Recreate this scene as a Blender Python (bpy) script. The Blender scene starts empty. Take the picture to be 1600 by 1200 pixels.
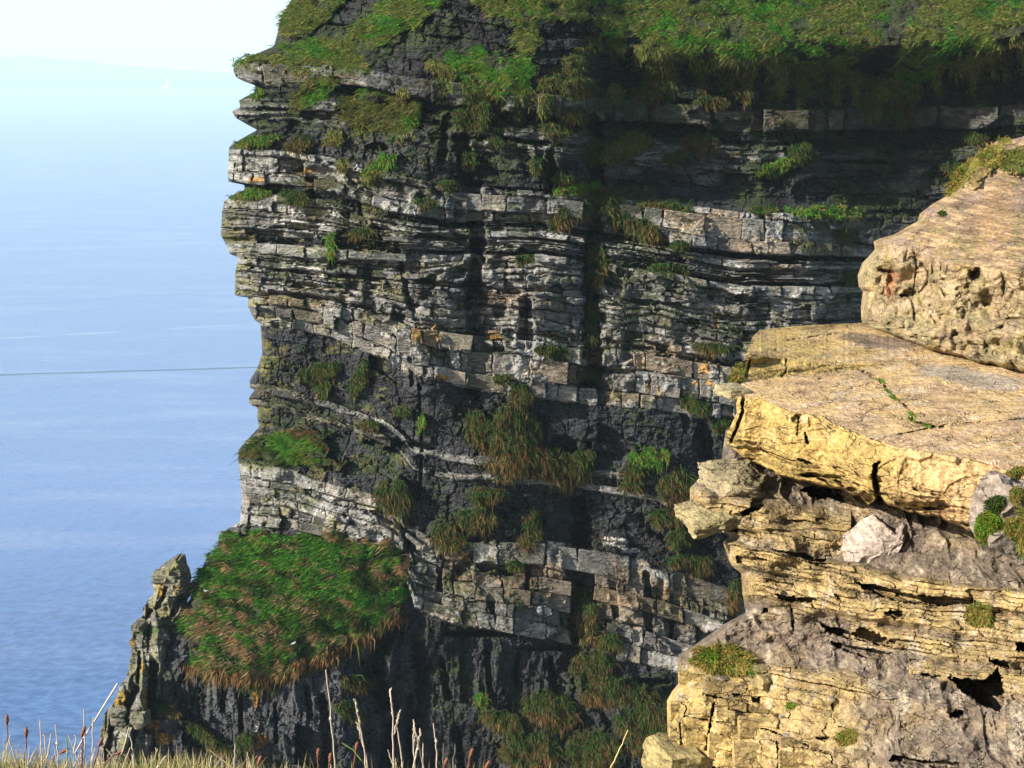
import bpy, math, random
import numpy as np
from mathutils import Vector

R = math.radians
random.seed(7)
rng = np.random.default_rng(11)
scene = bpy.context.scene
COL = scene.collection

# ------------------------------------------------------------------ camera, sky, sun, exposure
H = 300.0                     # eye height above the sea, metres
FOC = 2200.0                  # focal length in photo pixels (1600 wide)
PITCH = math.atan(500.0 / FOC)
cam_d = bpy.data.cameras.new('camera')
cam_d.lens = 36.0 * FOC / 1600.0
cam_d.sensor_width = 36.0
cam_d.clip_start = 0.1
cam_d.clip_end = 60000.0
cam = bpy.data.objects.new('camera', cam_d)
cam.location = (0, 0, H)
cam.rotation_euler = (math.pi / 2 - PITCH, 0, 0)
COL.objects.link(cam)
scene.camera = cam

SUN_EL = R(27.0)
SUN_DIR = Vector((-0.89, -0.40, 0)).normalized() * math.cos(SUN_EL) + Vector((0, 0, math.sin(SUN_EL)))
world = bpy.data.worlds.new('World')
scene.world = world
world.use_nodes = True
wn = world.node_tree
wn.nodes.clear()
sky = wn.nodes.new('ShaderNodeTexSky')
sky.sky_type = 'NISHITA'
sky.sun_disc = False
sky.sun_elevation = SUN_EL
sky.sun_rotation = math.atan2(SUN_DIR.x, SUN_DIR.y)
sky.altitude = 50
sky.air_density = 1.3
sky.dust_density = 1.0
bg = wn.nodes.new('ShaderNodeBackground')
bg.inputs['Strength'].default_value = 0.085
wo = wn.nodes.new('ShaderNodeOutputWorld')
wn.links.new(sky.outputs[0], bg.inputs['Color'])
wn.links.new(bg.outputs[0], wo.inputs['Surface'])
sun_d = bpy.data.lights.new('sun', 'SUN')
sun_d.energy = 5.0
sun_d.angle = R(0.5)
sun_d.color = (1.0, 0.93, 0.82)
sun = bpy.data.objects.new('sun', sun_d)
sun.rotation_euler = SUN_DIR.to_track_quat('Z', 'Y').to_euler()
sun.location = (-60, -40, 260)
COL.objects.link(sun)
scene.view_settings.view_transform = 'Standard'
scene.view_settings.look = 'None'
scene.view_settings.exposure = 1.22
scene.view_settings.gamma = 1.0
scene.view_settings.use_curve_mapping = False
scene.render.engine = 'CYCLES'
scene.cycles.use_denoising = True
scene.cycles.max_bounces = 5
scene.cycles.diffuse_bounces = 1
scene.cycles.glossy_bounces = 2
scene.cycles.volume_bounces = 2
scene.cycles.transparent_max_bounces = 6

# ------------------------------------------------------------------ pixel <-> world
SP, CP = math.sin(PITCH), math.cos(PITCH)


def rays(x, y):
    a = (np.asarray(x, float) - 800.0) / FOC
    b = (600.0 - np.asarray(y, float)) / FOC
    return a, CP + b * SP, -SP + b * CP        # dx, dy, dz


def world_pt(x, y, D):
    dx, dy, dz = rays(x, y)
    t = D / dy
    return np.stack([dx * t, dy * t, H + dz * t], axis=-1)


def plane_depth(y, drop):
    """depth at which the ray of photo row y meets the level DROP metres under the eye"""
    a, dy, dz = rays(800.0, y)
    return drop * dy / np.maximum(-dz, 1e-4)


# ------------------------------------------------------------------ noise
def _hash(ix, iy, seed):
    h = (ix.astype(np.int64) * 374761393 + iy.astype(np.int64) * 668265263 + seed * 974711 + 12345) & 0xFFFFFFFF
    h = ((h ^ (h >> 13)) * 1274126177) & 0xFFFFFFFF
    h = ((h ^ (h >> 15)) * 2246822519) & 0xFFFFFFFF
    return ((h ^ (h >> 16)) & 0xFFFFFF) / float(0xFFFFFF)


def vnoise(x, y, seed=0):
    x = np.asarray(x, float); y = np.asarray(y, float)
    x, y = np.broadcast_arrays(x, y)
    ix = np.floor(x); iy = np.floor(y)
    fx = x - ix; fy = y - iy
    fx = fx * fx * fx * (fx * (fx * 6 - 15) + 10); fy = fy * fy * fy * (fy * (fy * 6 - 15) + 10)
    a = _hash(ix, iy, seed); b = _hash(ix + 1, iy, seed)
    c = _hash(ix, iy + 1, seed); d = _hash(ix + 1, iy + 1, seed)
    return (a * (1 - fx) + b * fx) * (1 - fy) + (c * (1 - fx) + d * fx) * fy


def fbm(x, y, octv=4, seed=0, gain=0.5):
    """about -1 .. 1"""
    s = 0; amp = 1.0; tot = 0
    x = np.asarray(x, float); y = np.asarray(y, float)
    for i in range(octv):
        s = s + amp * (vnoise(x + 17.3 * i, y - 9.1 * i, seed + i * 13) * 2 - 1)
        tot += amp
        amp *= gain; x = x * 2.03; y = y * 2.03
    return s / tot * 1.5


def ridged(x, y, octv=3, seed=0):
    s = 0; amp = 1.0; tot = 0
    x = np.asarray(x, float); y = np.asarray(y, float)
    for i in range(octv):
        s = s + amp * (1 - np.abs(vnoise(x, y, seed + i * 7) * 2 - 1) * 2)
        tot += amp; amp *= 0.5; x = x * 2.1; y = y * 2.1
    return s / tot


def worley(x, y, seed=0):
    """F1, F2-F1 and the id hash of the nearest cell"""
    ix = np.floor(x); iy = np.floor(y)
    f1 = np.full(x.shape, 9.0); f2 = np.full(x.shape, 9.0); cid = np.zeros(x.shape)
    for ox in (-1, 0, 1):
        for oy in (-1, 0, 1):
            cx = ix + ox; cy = iy + oy
            px = cx + _hash(cx, cy, seed); py = cy + _hash(cx, cy, seed + 5)
            d = np.hypot(px - x, py - y)
            closer = d < f1
            f2 = np.where(closer, f1, np.minimum(f2, d))
            cid = np.where(closer, _hash(cx, cy, seed + 9), cid)
            f1 = np.where(closer, d, f1)
    return f1, f2 - f1, cid


def sstep(a, b, x):
    t = np.clip((x - a) / (b - a), 0, 1)
    return t * t * (3 - 2 * t)


def lerp(a, b, t):
    return a + (b - a) * t


def mixc(c, col, m):
    return c * (1 - m[..., None]) + np.asarray(col) * m[..., None]


def ell(X, Y, cx, cy, rx, ry, ang=0.0):
    """1 in the middle of an ellipse, 0 at its edge"""
    ca, sa = math.cos(R(ang)), math.sin(R(ang))
    u = ((X - cx) * ca + (Y - cy) * sa) / rx
    v = (-(X - cx) * sa + (Y - cy) * ca) / ry
    return np.clip(1 - np.hypot(u, v), 0, 1)


def in_poly(X, Y, poly):
    ins = np.zeros(np.shape(X), bool)
    n = len(poly)
    for i in range(n):
        x0, y0 = poly[i]; x1, y1 = poly[(i + 1) % n]
        if y0 == y1:
            continue
        c = ((y0 > Y) != (y1 > Y)) & (X < (x1 - x0) * (Y - y0) / (y1 - y0) + x0)
        ins ^= c
    return ins


# ------------------------------------------------------------------ mesh helpers
def make_mesh(name, V, F, cols=None, smooth=False):
    """F: (n,3) or (n,4) array"""
    me = bpy.data.meshes.new(name)
    V = np.ascontiguousarray(V, dtype=np.float32).reshape(-1, 3)
    F = np.ascontiguousarray(F, dtype=np.int32)
    k = F.shape[1]
    me.vertices.add(len(V)); me.vertices.foreach_set('co', V.ravel())
    me.loops.add(F.size); me.loops.foreach_set('vertex_index', F.ravel())
    me.polygons.add(len(F))
    me.polygons.foreach_set('loop_start', np.arange(0, F.size, k, dtype=np.int32))
    try:
        me.polygons.foreach_set('loop_total', np.full(len(F), k, dtype=np.int32))
    except Exception:
        pass
    me.update(calc_edges=True)
    me.validate(clean_customdata=False)
    if cols is not None:
        ca = me.color_attributes.new('Col', 'FLOAT_COLOR', 'POINT')
        c4 = np.ones((len(V), 4), np.float32); c4[:, :3] = np.clip(cols.reshape(-1, 3), 0, 1)
        ca.data.foreach_set('color', c4.ravel())
    me.polygons.foreach_set('use_smooth', np.full(len(F), bool(smooth)))
    return me


def link(name, me, mat=None, parent=None, loc=None):
    o = bpy.data.objects.new(name, me)
    if loc is not None:
        o.location = loc
    COL.objects.link(o)
    if mat is not None and me is not None:
        me.materials.append(mat)
    if parent is not None:
        o.parent = parent
    return o


def tag(o, label=None, cat=None, group=None, kind=None):
    if label: o['label'] = label
    if cat: o['category'] = cat
    if group: o['group'] = group
    if kind: o['kind'] = kind
    return o


def recentre(me_V):
    c = me_V.reshape(-1, 3).mean(axis=0)
    return me_V - c, c


def grid_faces(nr, nc):
    i = np.arange(nr * nc, dtype=np.int32).reshape(nr, nc)
    return np.stack([i[:-1, :-1], i[1:, :-1], i[1:, 1:], i[:-1, 1:]], axis=-1).reshape(-1, 4)


# ------------------------------------------------------------------ materials
def new_mat(name):
    m = bpy.data.materials.new(name)
    m.use_nodes = True
    nt = m.node_tree
    for n in list(nt.nodes):
        nt.nodes.remove(n)
    out = nt.nodes.new('ShaderNodeOutputMaterial')
    p = nt.nodes.new('ShaderNodeBsdfPrincipled')
    nt.links.new(p.outputs[0], out.inputs['Surface'])
    return m, nt, p, out


def mathn(nt, op, a, b=None):
    n = nt.nodes.new('ShaderNodeMath'); n.operation = op
    for i, v in enumerate((a, b)):
        if v is None: continue
        if isinstance(v, (int, float)): n.inputs[i].default_value = v
        else: nt.links.new(v, n.inputs[i])
    return n.outputs[0]


def noise_n(nt, vec, scale, detail=4.0, rough=0.55):
    n = nt.nodes.new('ShaderNodeTexNoise')
    n.inputs['Scale'].default_value = scale
    n.inputs['Detail'].default_value = detail
    n.inputs['Roughness'].default_value = rough
    nt.links.new(vec, n.inputs['Vector'])
    return n.outputs[0]


def maprange(nt, v, a, b, c, d):
    n = nt.nodes.new('ShaderNodeMapRange')
    nt.links.new(v, n.inputs[0])
    for i, k in enumerate((a, b, c, d)):
        n.inputs[i + 1].default_value = k
    return n.outputs[0]


def rock_material(name, grain, lamina, bump, dist, rough=0.9, contrast=0.55, crack=0.0, speck=0.0):
    """vertex tint of the beds x grain, thin laminae and stains; fine relief as bump"""
    m, nt, p, out = new_mat(name)
    att = nt.nodes.new('ShaderNodeVertexColor'); att.layer_name = 'Col'
    geo = nt.nodes.new('ShaderNodeNewGeometry')
    mp = nt.nodes.new('ShaderNodeMapping'); mp.inputs['Scale'].default_value = (1, 1, lamina)
    nt.links.new(geo.outputs['Position'], mp.inputs['Vector'])
    g1 = noise_n(nt, geo.outputs['Position'], grain, 6, 0.66)
    g2 = noise_n(nt, mp.outputs[0], grain * 0.6, 4)
    g3 = noise_n(nt, geo.outputs['Position'], grain * 0.14, 3)
    f1 = maprange(nt, g1, 0.25, 0.75, 1 - contrast, 1 + contrast)
    f2 = maprange(nt, g2, 0.25, 0.75, 1 - contrast * 0.8, 1 + contrast * 0.8)
    f3 = maprange(nt, g3, 0.3, 0.7, 0.78, 1.22)
    f = mathn(nt, 'MULTIPLY', mathn(nt, 'MULTIPLY', f1, f2), f3)
    hsum = mathn(nt, 'ADD', mathn(nt, 'MULTIPLY', g2, 1.0), g1)
    if speck:                       # grit and crusts of lichen
        g4 = noise_n(nt, geo.outputs['Position'], grain * 2.7, 3, 0.6)
        f = mathn(nt, 'MULTIPLY', f, maprange(nt, g4, 0.52, 0.66, 1.0, 1.0 - speck))
        g5 = noise_n(nt, geo.outputs['Position'], grain * 1.5, 3, 0.6)
        f = mathn(nt, 'MULTIPLY', f, maprange(nt, g5, 0.58, 0.68, 1.0, 1.0 + speck))
    if crack:                       # hair cracks
        wp = nt.nodes.new('ShaderNodeVectorMath'); wp.operation = 'ADD'
        nz = nt.nodes.new('ShaderNodeTexNoise'); nz.inputs['Scale'].default_value = grain * 0.25
        nt.links.new(mp.outputs[0], nz.inputs['Vector'])
        sc = nt.nodes.new('ShaderNodeVectorMath'); sc.operation = 'SCALE'; sc.inputs['Scale'].default_value = 0.5
        nt.links.new(nz.outputs[1], sc.inputs[0])
        nt.links.new(mp.outputs[0], wp.inputs[0]); nt.links.new(sc.outputs[0], wp.inputs[1])
        vo = nt.nodes.new('ShaderNodeTexVoronoi'); vo.feature = 'DISTANCE_TO_EDGE'; vo.inputs['Scale'].default_value = grain * crack
        nt.links.new(wp.outputs[0], vo.inputs['Vector'])
        e = maprange(nt, vo.outputs[0], 0.0, 0.035, 0.0, 1.0)
        e = mathn(nt, 'MAXIMUM', e, maprange(nt, g3, 0.44, 0.54, 0.0, 1.0))
        hsum = mathn(nt, 'ADD', hsum, mathn(nt, 'MULTIPLY', e, 0.9))
        f = mathn(nt, 'MULTIPLY', f, maprange(nt, e, 0.0, 1.0, 0.55, 1.0))
    mul = nt.nodes.new('ShaderNodeVectorMath'); mul.operation = 'SCALE'
    nt.links.new(att.outputs[0], mul.inputs[0]); nt.links.new(f, mul.inputs['Scale'])
    nt.links.new(mul.outputs[0], p.inputs['Base Color'])
    p.inputs['Roughness'].default_value = rough
    p.inputs['Specular IOR Level'].default_value = 0.25
    bp = nt.nodes.new('ShaderNodeBump')
    bp.inputs['Strength'].default_value = bump
    bp.inputs['Distance'].default_value = dist
    nt.links.new(hsum, bp.inputs['Height'])
    nt.links.new(bp.outputs[0], p.inputs['Normal'])
    return m


M_CLIFF = rock_material('cliff_rock', 2.4, 4.0, 1.0, 0.25, contrast=0.55, crack=0.35, speck=0.25)
M_SAND = rock_material('sandstone', 14.0, 2.5, 1.0, 0.032, contrast=0.45, crack=0.16, speck=0.32)


def grass_material(name):
    m, nt, p, out = new_mat(name)
    att = nt.nodes.new('ShaderNodeVertexColor'); att.layer_name = 'Col'
    nt.links.new(att.outputs[0], p.inputs['Base Color'])
    p.inputs['Roughness'].default_value = 0.75
    p.inputs['Specular IOR Level'].default_value = 0.15
    tr = nt.nodes.new('ShaderNodeBsdfTranslucent')
    nt.links.new(att.outputs[0], tr.inputs['Color'])
    mx = nt.nodes.new('ShaderNodeMixShader'); mx.inputs[0].default_value = 0.22
    nt.links.new(p.outputs[0], mx.inputs[1]); nt.links.new(tr.outputs[0], mx.inputs[2])
    nt.links.new(mx.outputs[0], out.inputs['Surface'])
    return m


M_GRASS = grass_material('grass_blades')


def plain(name, col, rough=0.7, var=0.25, scale=30.0):
    m, nt, p, out = new_mat(name)
    geo = nt.nodes.new('ShaderNodeNewGeometry')
    n = noise_n(nt, geo.outputs['Position'], scale, 3)
    f = maprange(nt, n, 0.3, 0.7, 1 - var, 1 + var)
    mul = nt.nodes.new('ShaderNodeVectorMath'); mul.operation = 'SCALE'
    mul.inputs[0].default_value = col
    nt.links.new(f, mul.inputs['Scale'])
    nt.links.new(mul.outputs[0], p.inputs['Base Color'])
    p.inputs['Roughness'].default_value = rough
    return m

# ------------------------------------------------------------------ relief surfaces
class Relief:
    """a rock surface: rows of photo height, columns from its left outline to its right end, real depth and colour at each node"""

    def __init__(self, sil, xr, y0, y1, step):
        self.y = np.arange(y0, y1 + step, step, dtype=float)
        sy = [q[1] for q in sil]; sx = [q[0] for q in sil]
        o = np.argsort(sy, kind='stable')
        self.xs = np.interp(self.y, np.array(sy)[o], np.array(sx)[o])
        self.xr = np.broadcast_to(np.asarray(xr, float), self.y.shape) if np.ndim(xr) == 0 else xr
        n = int((self.xr.max() - self.xs.min()) / step)
        self.u = np.linspace(0, 1, n)
        self.X = self.xs[:, None] + (self.xr - self.xs)[:, None] * self.u[None, :]
        self.Y = np.broadcast_to(self.y[:, None], self.X.shape).copy()
        self.D = None; self.C = None

    def sample(self, x, y, arr):
        fy = np.clip((y - self.y[0]) / (self.y[1] - self.y[0]), 0, len(self.y) - 1.001)
        iy = fy.astype(int); ty = fy - iy
        xs = self.xs[iy] * (1 - ty) + self.xs[iy + 1] * ty
        xr = self.xr[iy] * (1 - ty) + self.xr[iy + 1] * ty
        fu = np.clip((x - xs) / (xr - xs), 0, 1) * (len(self.u) - 1.001)
        iu = fu.astype(int); tu = fu - iu
        if arr.ndim == 3:
            ty = ty[:, None]; tu = tu[:, None]
        return (arr[iy, iu] * (1 - ty) + arr[iy + 1, iu] * ty) * (1 - tu) + (arr[iy, iu + 1] * (1 - ty) + arr[iy + 1, iu + 1] * ty) * tu

    def left(self, y):
        return np.interp(y, self.y, self.xs)

    def mesh(self, name, back=(1.0, 4.0, 14.0, 40.0), inset=(2.0, 5.0, 10.0, 16.0), top_back=None):
        P = world_pt(self.X, self.Y, self.D)
        C = self.C
        cols = []; cc = []
        for b, i in zip(back[::-1], inset[::-1]):          # the side that turns away behind the outline
            cols.append(world_pt(self.X[:, 0] + i, self.Y[:, 0], self.D[:, 0] + b)); cc.append(C[:, 0])
        P = np.concatenate([np.stack(cols, 1), P], 1)
        C = np.concatenate([np.stack(cc, 1), C], 1)
        rc = [world_pt(self.X[:, -1] + dx, self.Y[:, -1], self.D[:, -1]) for dx in (30.0, 90.0, 200.0, 420.0)]      # carry on past the frame
        P = np.concatenate([P, np.stack(rc, 1)], 1); C = np.concatenate([C, np.repeat(C[:, -1:], 4, 1)], 1)
        if top_back:
            q = P[0].copy(); q[:, 1] += top_back; q[:, 0] *= 1 + top_back / P[0, :, 1]
            P = np.concatenate([q[None], P], 0); C = np.concatenate([C[:1], C], 0)
        return make_mesh(name, P, grid_faces(*P.shape[:2]), C)


def table(X, Y, xs, ys, rows, soft=14.0):
    """smooth surface through a table of depths"""
    g = np.arange(xs[0], xs[-1] + 1, 10.0); h = np.arange(ys[0], ys[-1] + 1, 10.0)
    T = np.array(rows, float)
    A = np.stack([np.interp(g, xs, r) for r in T])
    B = np.stack([np.interp(h, ys, A[:, j]) for j in range(A.shape[1])], 1)
    k = max(1, int(soft / 10.0 + 0.5))
    for _ in range(3):
        for ax in (0, 1):
            p = np.pad(B, [(k, k) if a == ax else (0, 0) for a in (0, 1)], mode='edge')
            n = B.shape[ax]
            B = sum(np.take(p, np.arange(i, i + n), axis=ax) for i in range(2 * k + 1)) / (2 * k + 1)
    fx = np.clip((X - g[0]) / 10.0, 0, len(g) - 1.001); fy = np.clip((Y - h[0]) / 10.0, 0, len(h) - 1.001)
    ix = fx.astype(int); iy = fy.astype(int); tx = fx - ix; ty = fy - iy
    return (B[iy, ix] * (1 - tx) + B[iy, ix + 1] * tx) * (1 - ty) + (B[iy + 1, ix] * (1 - tx) + B[iy + 1, ix + 1] * tx) * ty


# ------------------------------------------------------------------ the cliff
SIL = [(640, -320), (560, -200), (492, -60), (455, 0), (444, 18), (438, 30), (434, 50), (428, 72), (400, 84), (366, 97), (364, 110), (369, 121), (383, 128), (398, 133), (400, 143),
       (386, 150), (373, 157), (376, 167), (362, 174), (368, 184), (385, 194), (402, 203), (380, 215), (358, 230), (356, 267), (357, 284), (382, 289),
       (382, 297), (366, 304), (350, 315), (347, 330), (345, 367), (352, 380), (358, 396), (373, 403), (368, 423), (367, 462), (388, 465), (388, 480),
       (398, 500), (407, 506), (410, 553), (402, 575), (391, 593), (390, 605), (398, 609), (389, 622), (390, 632), (403, 637), (402, 650), (405, 667), (388, 685),
       (373, 703), (372, 717), (375, 747), (378, 780), (375, 815), (356, 826), (342, 836), (340, 858), (320, 879), (309, 903), (302, 930), (290, 944),
       (275, 970), (262, 1000), (245, 1050), (225, 1100), (205, 1150), (185, 1200), (140, 1330)]

SX = [300, 380, 460, 520, 600, 622, 648, 700, 850, 1000, 1150, 1350, 1750]
SROWS = {  # level of the bed: photo rows at SX
    -250: [-250.0, -250.0, -250.0, -250.0, -250.0, -250.0, -250.0, -250.0, -250.0, -250.0, -250.0, -250.0, -250.0],
    0: [0.0, 0.0, 0.0, 2.0, 8.0, 10.6, 13.8, 20.0, 40.0, 50.0, 60.0, 60.0, 50.0],
    130: [130.0, 130.0, 131.0, 135.0, 145.0, 149.4, 154.6, 165.0, 180.0, 190.0, 205.0, 203.0, 192.0],
    230: [230.0, 230.0, 236.0, 246.0, 270.0, 274.4, 279.6, 290.0, 298.0, 312.0, 328.0, 336.0, 338.0],
    285: [285.0, 285.0, 290.0, 300.0, 330.0, 333.3, 337.2, 345.0, 350.0, 372.0, 396.0, 402.0, 404.0],
    400: [392.0, 392.0, 398.0, 402.0, 405.0, 405.2, 405.5, 406.0, 406.0, 425.0, 455.0, 455.0, 455.0],
    505: [500.0, 503.0, 513.0, 528.0, 560, 574, 590, 600.0, 622.0, 640.0, 658.0, 680.0, 700.0],
    720: [720.0, 720.0, 735.0, 755.0, 778, 795, 836, 845.0, 845.0, 870.0, 925.0, 960.0, 1000.0],
    820: [820.0, 820.0, 830.0, 845.0, 866, 874, 952, 972.0, 1000.0, 1040.0, 1075.0, 1100.0, 1150.0],
    1500: [1500.0, 1500.0, 1510.0, 1530.0, 1580.0, 1602.0, 1628.0, 1680.0, 1700.0, 1750.0, 1780.0, 1800.0, 1850.0],
}


def bed_level(X, Y):
    lv = sorted(SROWS)
    g = np.arange(120, 1760, 8.0)
    cols = np.stack([np.interp(g, SX, SROWS[k]) for k in lv])       # levels x columns
    yy = np.arange(-260, 1500, 2.0)
    T = np.stack([np.interp(yy, cols[:, j], lv) for j in range(len(g))], 1)
    fx = np.clip((X - g[0]) / 8.0, 0, len(g) - 1.001); fy = np.clip((Y - yy[0]) / 2.0, 0, len(yy) - 1.001)
    ix = fx.astype(int); iy = fy.astype(int); tx = fx - ix; ty = fy - iy
    return (T[iy, ix] * (1 - tx) + T[iy, ix + 1] * tx) * (1 - ty) + (T[iy + 1, ix] * (1 - tx) + T[iy + 1, ix + 1] * tx) * ty


ZONES = [(-250, 92, 'rub', 13), (92, 100, 'shale', 8), (100, 130, 'cap', 30), (130, 152, 'deep', 11), (152, 166, 'flag', 7), (166, 171, 'deep', 5), (171, 186, 'flag', 8), (186, 231, 'shale', 9),
         (231, 240, 'pale', 9), (240, 268, 'pale', 28), (268, 285, 'pale', 16), (285, 301, 'deep', 8), (301, 313, 'flag', 12), (313, 330, 'pale', 17), (330, 372, 'flag', 7),
         (372, 384, 'deep', 6), (384, 402, 'pale', 17), (402, 432, 'flag', 5), (432, 447, 'flag', 8), (447, 462, 'flag', 5), (462, 505, 'pale', 15), (505, 560, 'smooth', 26), (560, 600, 'smooth', 14),
         (600, 612, 'flag', 12), (612, 624, 'shale', 9), (624, 635, 'flag', 10), (635, 722, 'shale', 12), (722, 820, 'pale', 17), (820, 1600, 'rib', 60)]
zr = np.random.default_rng(5)
BEDS = []
for z0, z1, typ, th in ZONES:
    n = max(1, int(round((z1 - z0) / th)))
    w = np.exp(zr.normal(0, 0.42, n)); e = z0 + np.concatenate([[0], np.cumsum(w / w.sum())]) * (z1 - z0)
    for i in range(n):
        BEDS.append((e[i], e[i + 1], typ))
BTOP = np.array([b[0] for b in BEDS]); BBOT = np.array([b[1] for b in BEDS])
BTYP = [b[2] for b in BEDS]
#            forward  bed jitter  block jitter  joint width range (x thickness)  gap depth  chance of a fallen block
BTY = {'cap': (-0.8, 0.1, 0.30, 0.6, 2.2, 0.5, 0.22), 'pale': (-0.35, 0.24, 0.20, 0.5, 2.9, 0.62, 0.15), 'flag': (-0.20, 0.30, 0.22, 1.5, 7.0, 0.45, 0.14),
       'deep': (0.9, 0.15, 0.1, 1.5, 5, 0.12, 0.0), 'shale': (0.45, 0.22, 0.12, 1.5, 5, 0.14, 0.03), 'smooth': (0.42, 0.1, 0.10, 1.2, 3.5, 0.10, 0.0),
       'rib': (0.5, 0.1, 0.10, 1.0, 2.0, 0.08, 0.0), 'rub': (0.2, 0.25, 0.25, 1.0, 3.0, 0.2, 0.0)}
BASECOL = {'cap': (0.140, 0.136, 0.127), 'pale': (0.205, 0.200, 0.186), 'flag': (0.145, 0.143, 0.137), 'deep': (0.016, 0.017, 0.020), 'shale': (0.030, 0.031, 0.035),
           'smooth': (0.033, 0.034, 0.039), 'rib': (0.046, 0.047, 0.052), 'rub': (0.022, 0.022, 0.023)}

DX = [140, 300, 380, 460, 540, 620, 650, 700, 740, 780, 850, 910, 930, 960, 1010, 1060, 1150, 1250, 1350, 1450, 1750]
DT = [
    (-240, [146, 146, 146, 146, 142, 139, 138, 137, 136, 135, 135, 137, 141, 147, 150, 151, 152, 152, 152, 150, 142]),  # unseen hilltop, raised and kept forward to shade the upper right
    (-100, [140, 140, 140, 139.5, 137, 134.5, 133.6, 132.6, 131.8, 131.2, 130.8, 132, 134, 137, 139, 140, 141, 142, 142, 140, 132]),
    (0, [136, 136, 135.5, 134.5, 132.5, 130, 129, 128, 127.5, 127, 126.6, 127.8, 129, 131, 132, 132, 133, 135, 135.5, 133.5, 126]),
    (75, [131, 131, 130, 128.5, 127, 125.5, 125, 124.5, 124, 123.5, 123, 124.5, 126, 128, 127, 126, 126, 126.5, 127, 125, 119]),
    (98, [128, 128, 127, 125.5, 124, 122.5, 122, 121.8, 121.5, 121, 120.5, 122, 125, 129, 129.5, 129, 129, 130, 135, 136, 129]),
    (150, [128, 128, 126.5, 124.5, 123, 121.8, 121, 121, 120.5, 120, 119.6, 121.2, 125, 129.5, 130.5, 130, 130, 131, 136, 137, 130]),
    (215, [128, 128, 126, 123.5, 122, 120.6, 120, 120, 120, 119.4, 119.2, 120.6, 124, 129, 130.5, 130, 130, 131, 136, 137, 130]),
    (300, [127, 127, 125, 122.3, 120.6, 118.8, 118.4, 118.6, 119.6, 119, 118.9, 119.8, 121.5, 125.5, 127, 127.5, 128, 129, 135, 136.5, 130]),
    (335, [127, 127, 124.5, 121.9, 120, 118.2, 117.9, 118.2, 119.3, 118.6, 118.5, 119.4, 120.3, 120.2, 120.0, 119.4, 119.6, 120.5, 130, 134, 128]),
    (400, [127, 127, 124, 121.5, 119.6, 117.8, 117.4, 117.7, 119.0, 118.4, 118.3, 119.2, 119.8, 119.0, 118.8, 118.6, 118.8, 119.4, 126, 131, 126]),
    (500, [127, 127, 124, 121.5, 119.4, 117.4, 116.9, 117.3, 118.6, 118.0, 118.0, 118.8, 119.4, 118.4, 118.2, 118.1, 118.2, 118.6, 123, 127, 122]),
    (545, [128, 128, 125.5, 123.3, 121.0, 117.6, 116.7, 117.1, 118.4, 117.8, 117.8, 118.4, 119.0, 118.0, 117.9, 117.8, 117.9, 118.2, 120, 121, 117]),
    (600, [128.5, 128.5, 126, 124, 121.8, 118.6, 117.2, 117.0, 117.9, 117.4, 117.4, 118, 118.6, 117.7, 117.6, 117.5, 117.6, 118, 119, 120, 117]),
    (650, [128.5, 128.5, 126, 124, 122, 119.5, 118.2, 117.6, 118.0, 117.6, 117.8, 118.0, 118.3, 117.9, 117.8, 117.8, 117.8, 117.8, 119, 120, 117]),
    (680, [128, 128, 125.5, 123.2, 121.6, 119.6, 118.3, 117.6, 117.7, 117.4, 117.7, 117.9, 118.1, 117.8, 117.7, 117.7, 117.7, 117.7, 119, 120, 117]),
    (722, [126.3, 126.3, 123.4, 120.8, 120.0, 119.2, 118.3, 117.5, 117.1, 116.6, 117.4, 118.0, 118.2, 117.8, 117.7, 117.7, 117.7, 117.7, 119, 120, 117]),
    (760, [126, 126, 123.2, 120.6, 118.9, 118.4, 118.1, 117.3, 116.8, 116.2, 117.2, 118.4, 118.9, 117.8, 117.7, 117.7, 117.7, 117.7, 119, 120, 117]),
    (828, [125.6, 125.6, 122.8, 120.2, 118.5, 117.6, 117.5, 117.2, 116.8, 116.6, 117.2, 119.4, 119.2, 118, 118, 118, 118, 118, 118, 118, 116]),
    (850, [124.5, 124, 121.3, 119.0, 117.7, 117.0, 116.9, 116.6, 116.4, 116.2, 116.8, 119, 118.6, 117.4, 117.4, 117.4, 117.4, 117.4, 117.4, 117, 116]),
    (940, [119, 118, 115.7, 114.6, 114.2, 115.0, 115.9, 116.0, 115.9, 115.7, 116.2, 117.6, 117.6, 116.6, 116.4, 116.2, 116.2, 116.2, 116.2, 116, 115]),
    (975, [118, 116.6, 114.2, 113.4, 113.4, 114.9, 116, 115.9, 115.7, 115.5, 115.8, 117, 117.2, 116.1, 115.9, 115.7, 115.7, 115.7, 116.2, 116, 115]),
    (1040, [116.5, 113.7, 112.4, 112.0, 112.6, 115.8, 116.8, 116.6, 116.4, 116.2, 115.9, 116.4, 116.4, 115.6, 115.2, 115, 115, 115, 115, 115, 115]),
    (1085, [116, 113.4, 112.5, 112.0, 112.2, 116, 116.8, 116.4, 116.0, 115.5, 115.2, 115, 115, 115, 115.4, 115.4, 115, 115, 115, 115, 115]),
    (1200, [114.5, 112.6, 111.8, 111.4, 111.8, 115, 115.2, 115, 114, 113.2, 113, 112.8, 112.6, 112.4, 112.4, 112, 112, 112, 112, 112, 112]),
    (1330, [112, 111, 110.5, 110.6, 111, 112, 112, 112, 111, 110.5, 110, 110, 110, 110, 110, 110, 110, 110, 110, 110, 110]),
]

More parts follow.
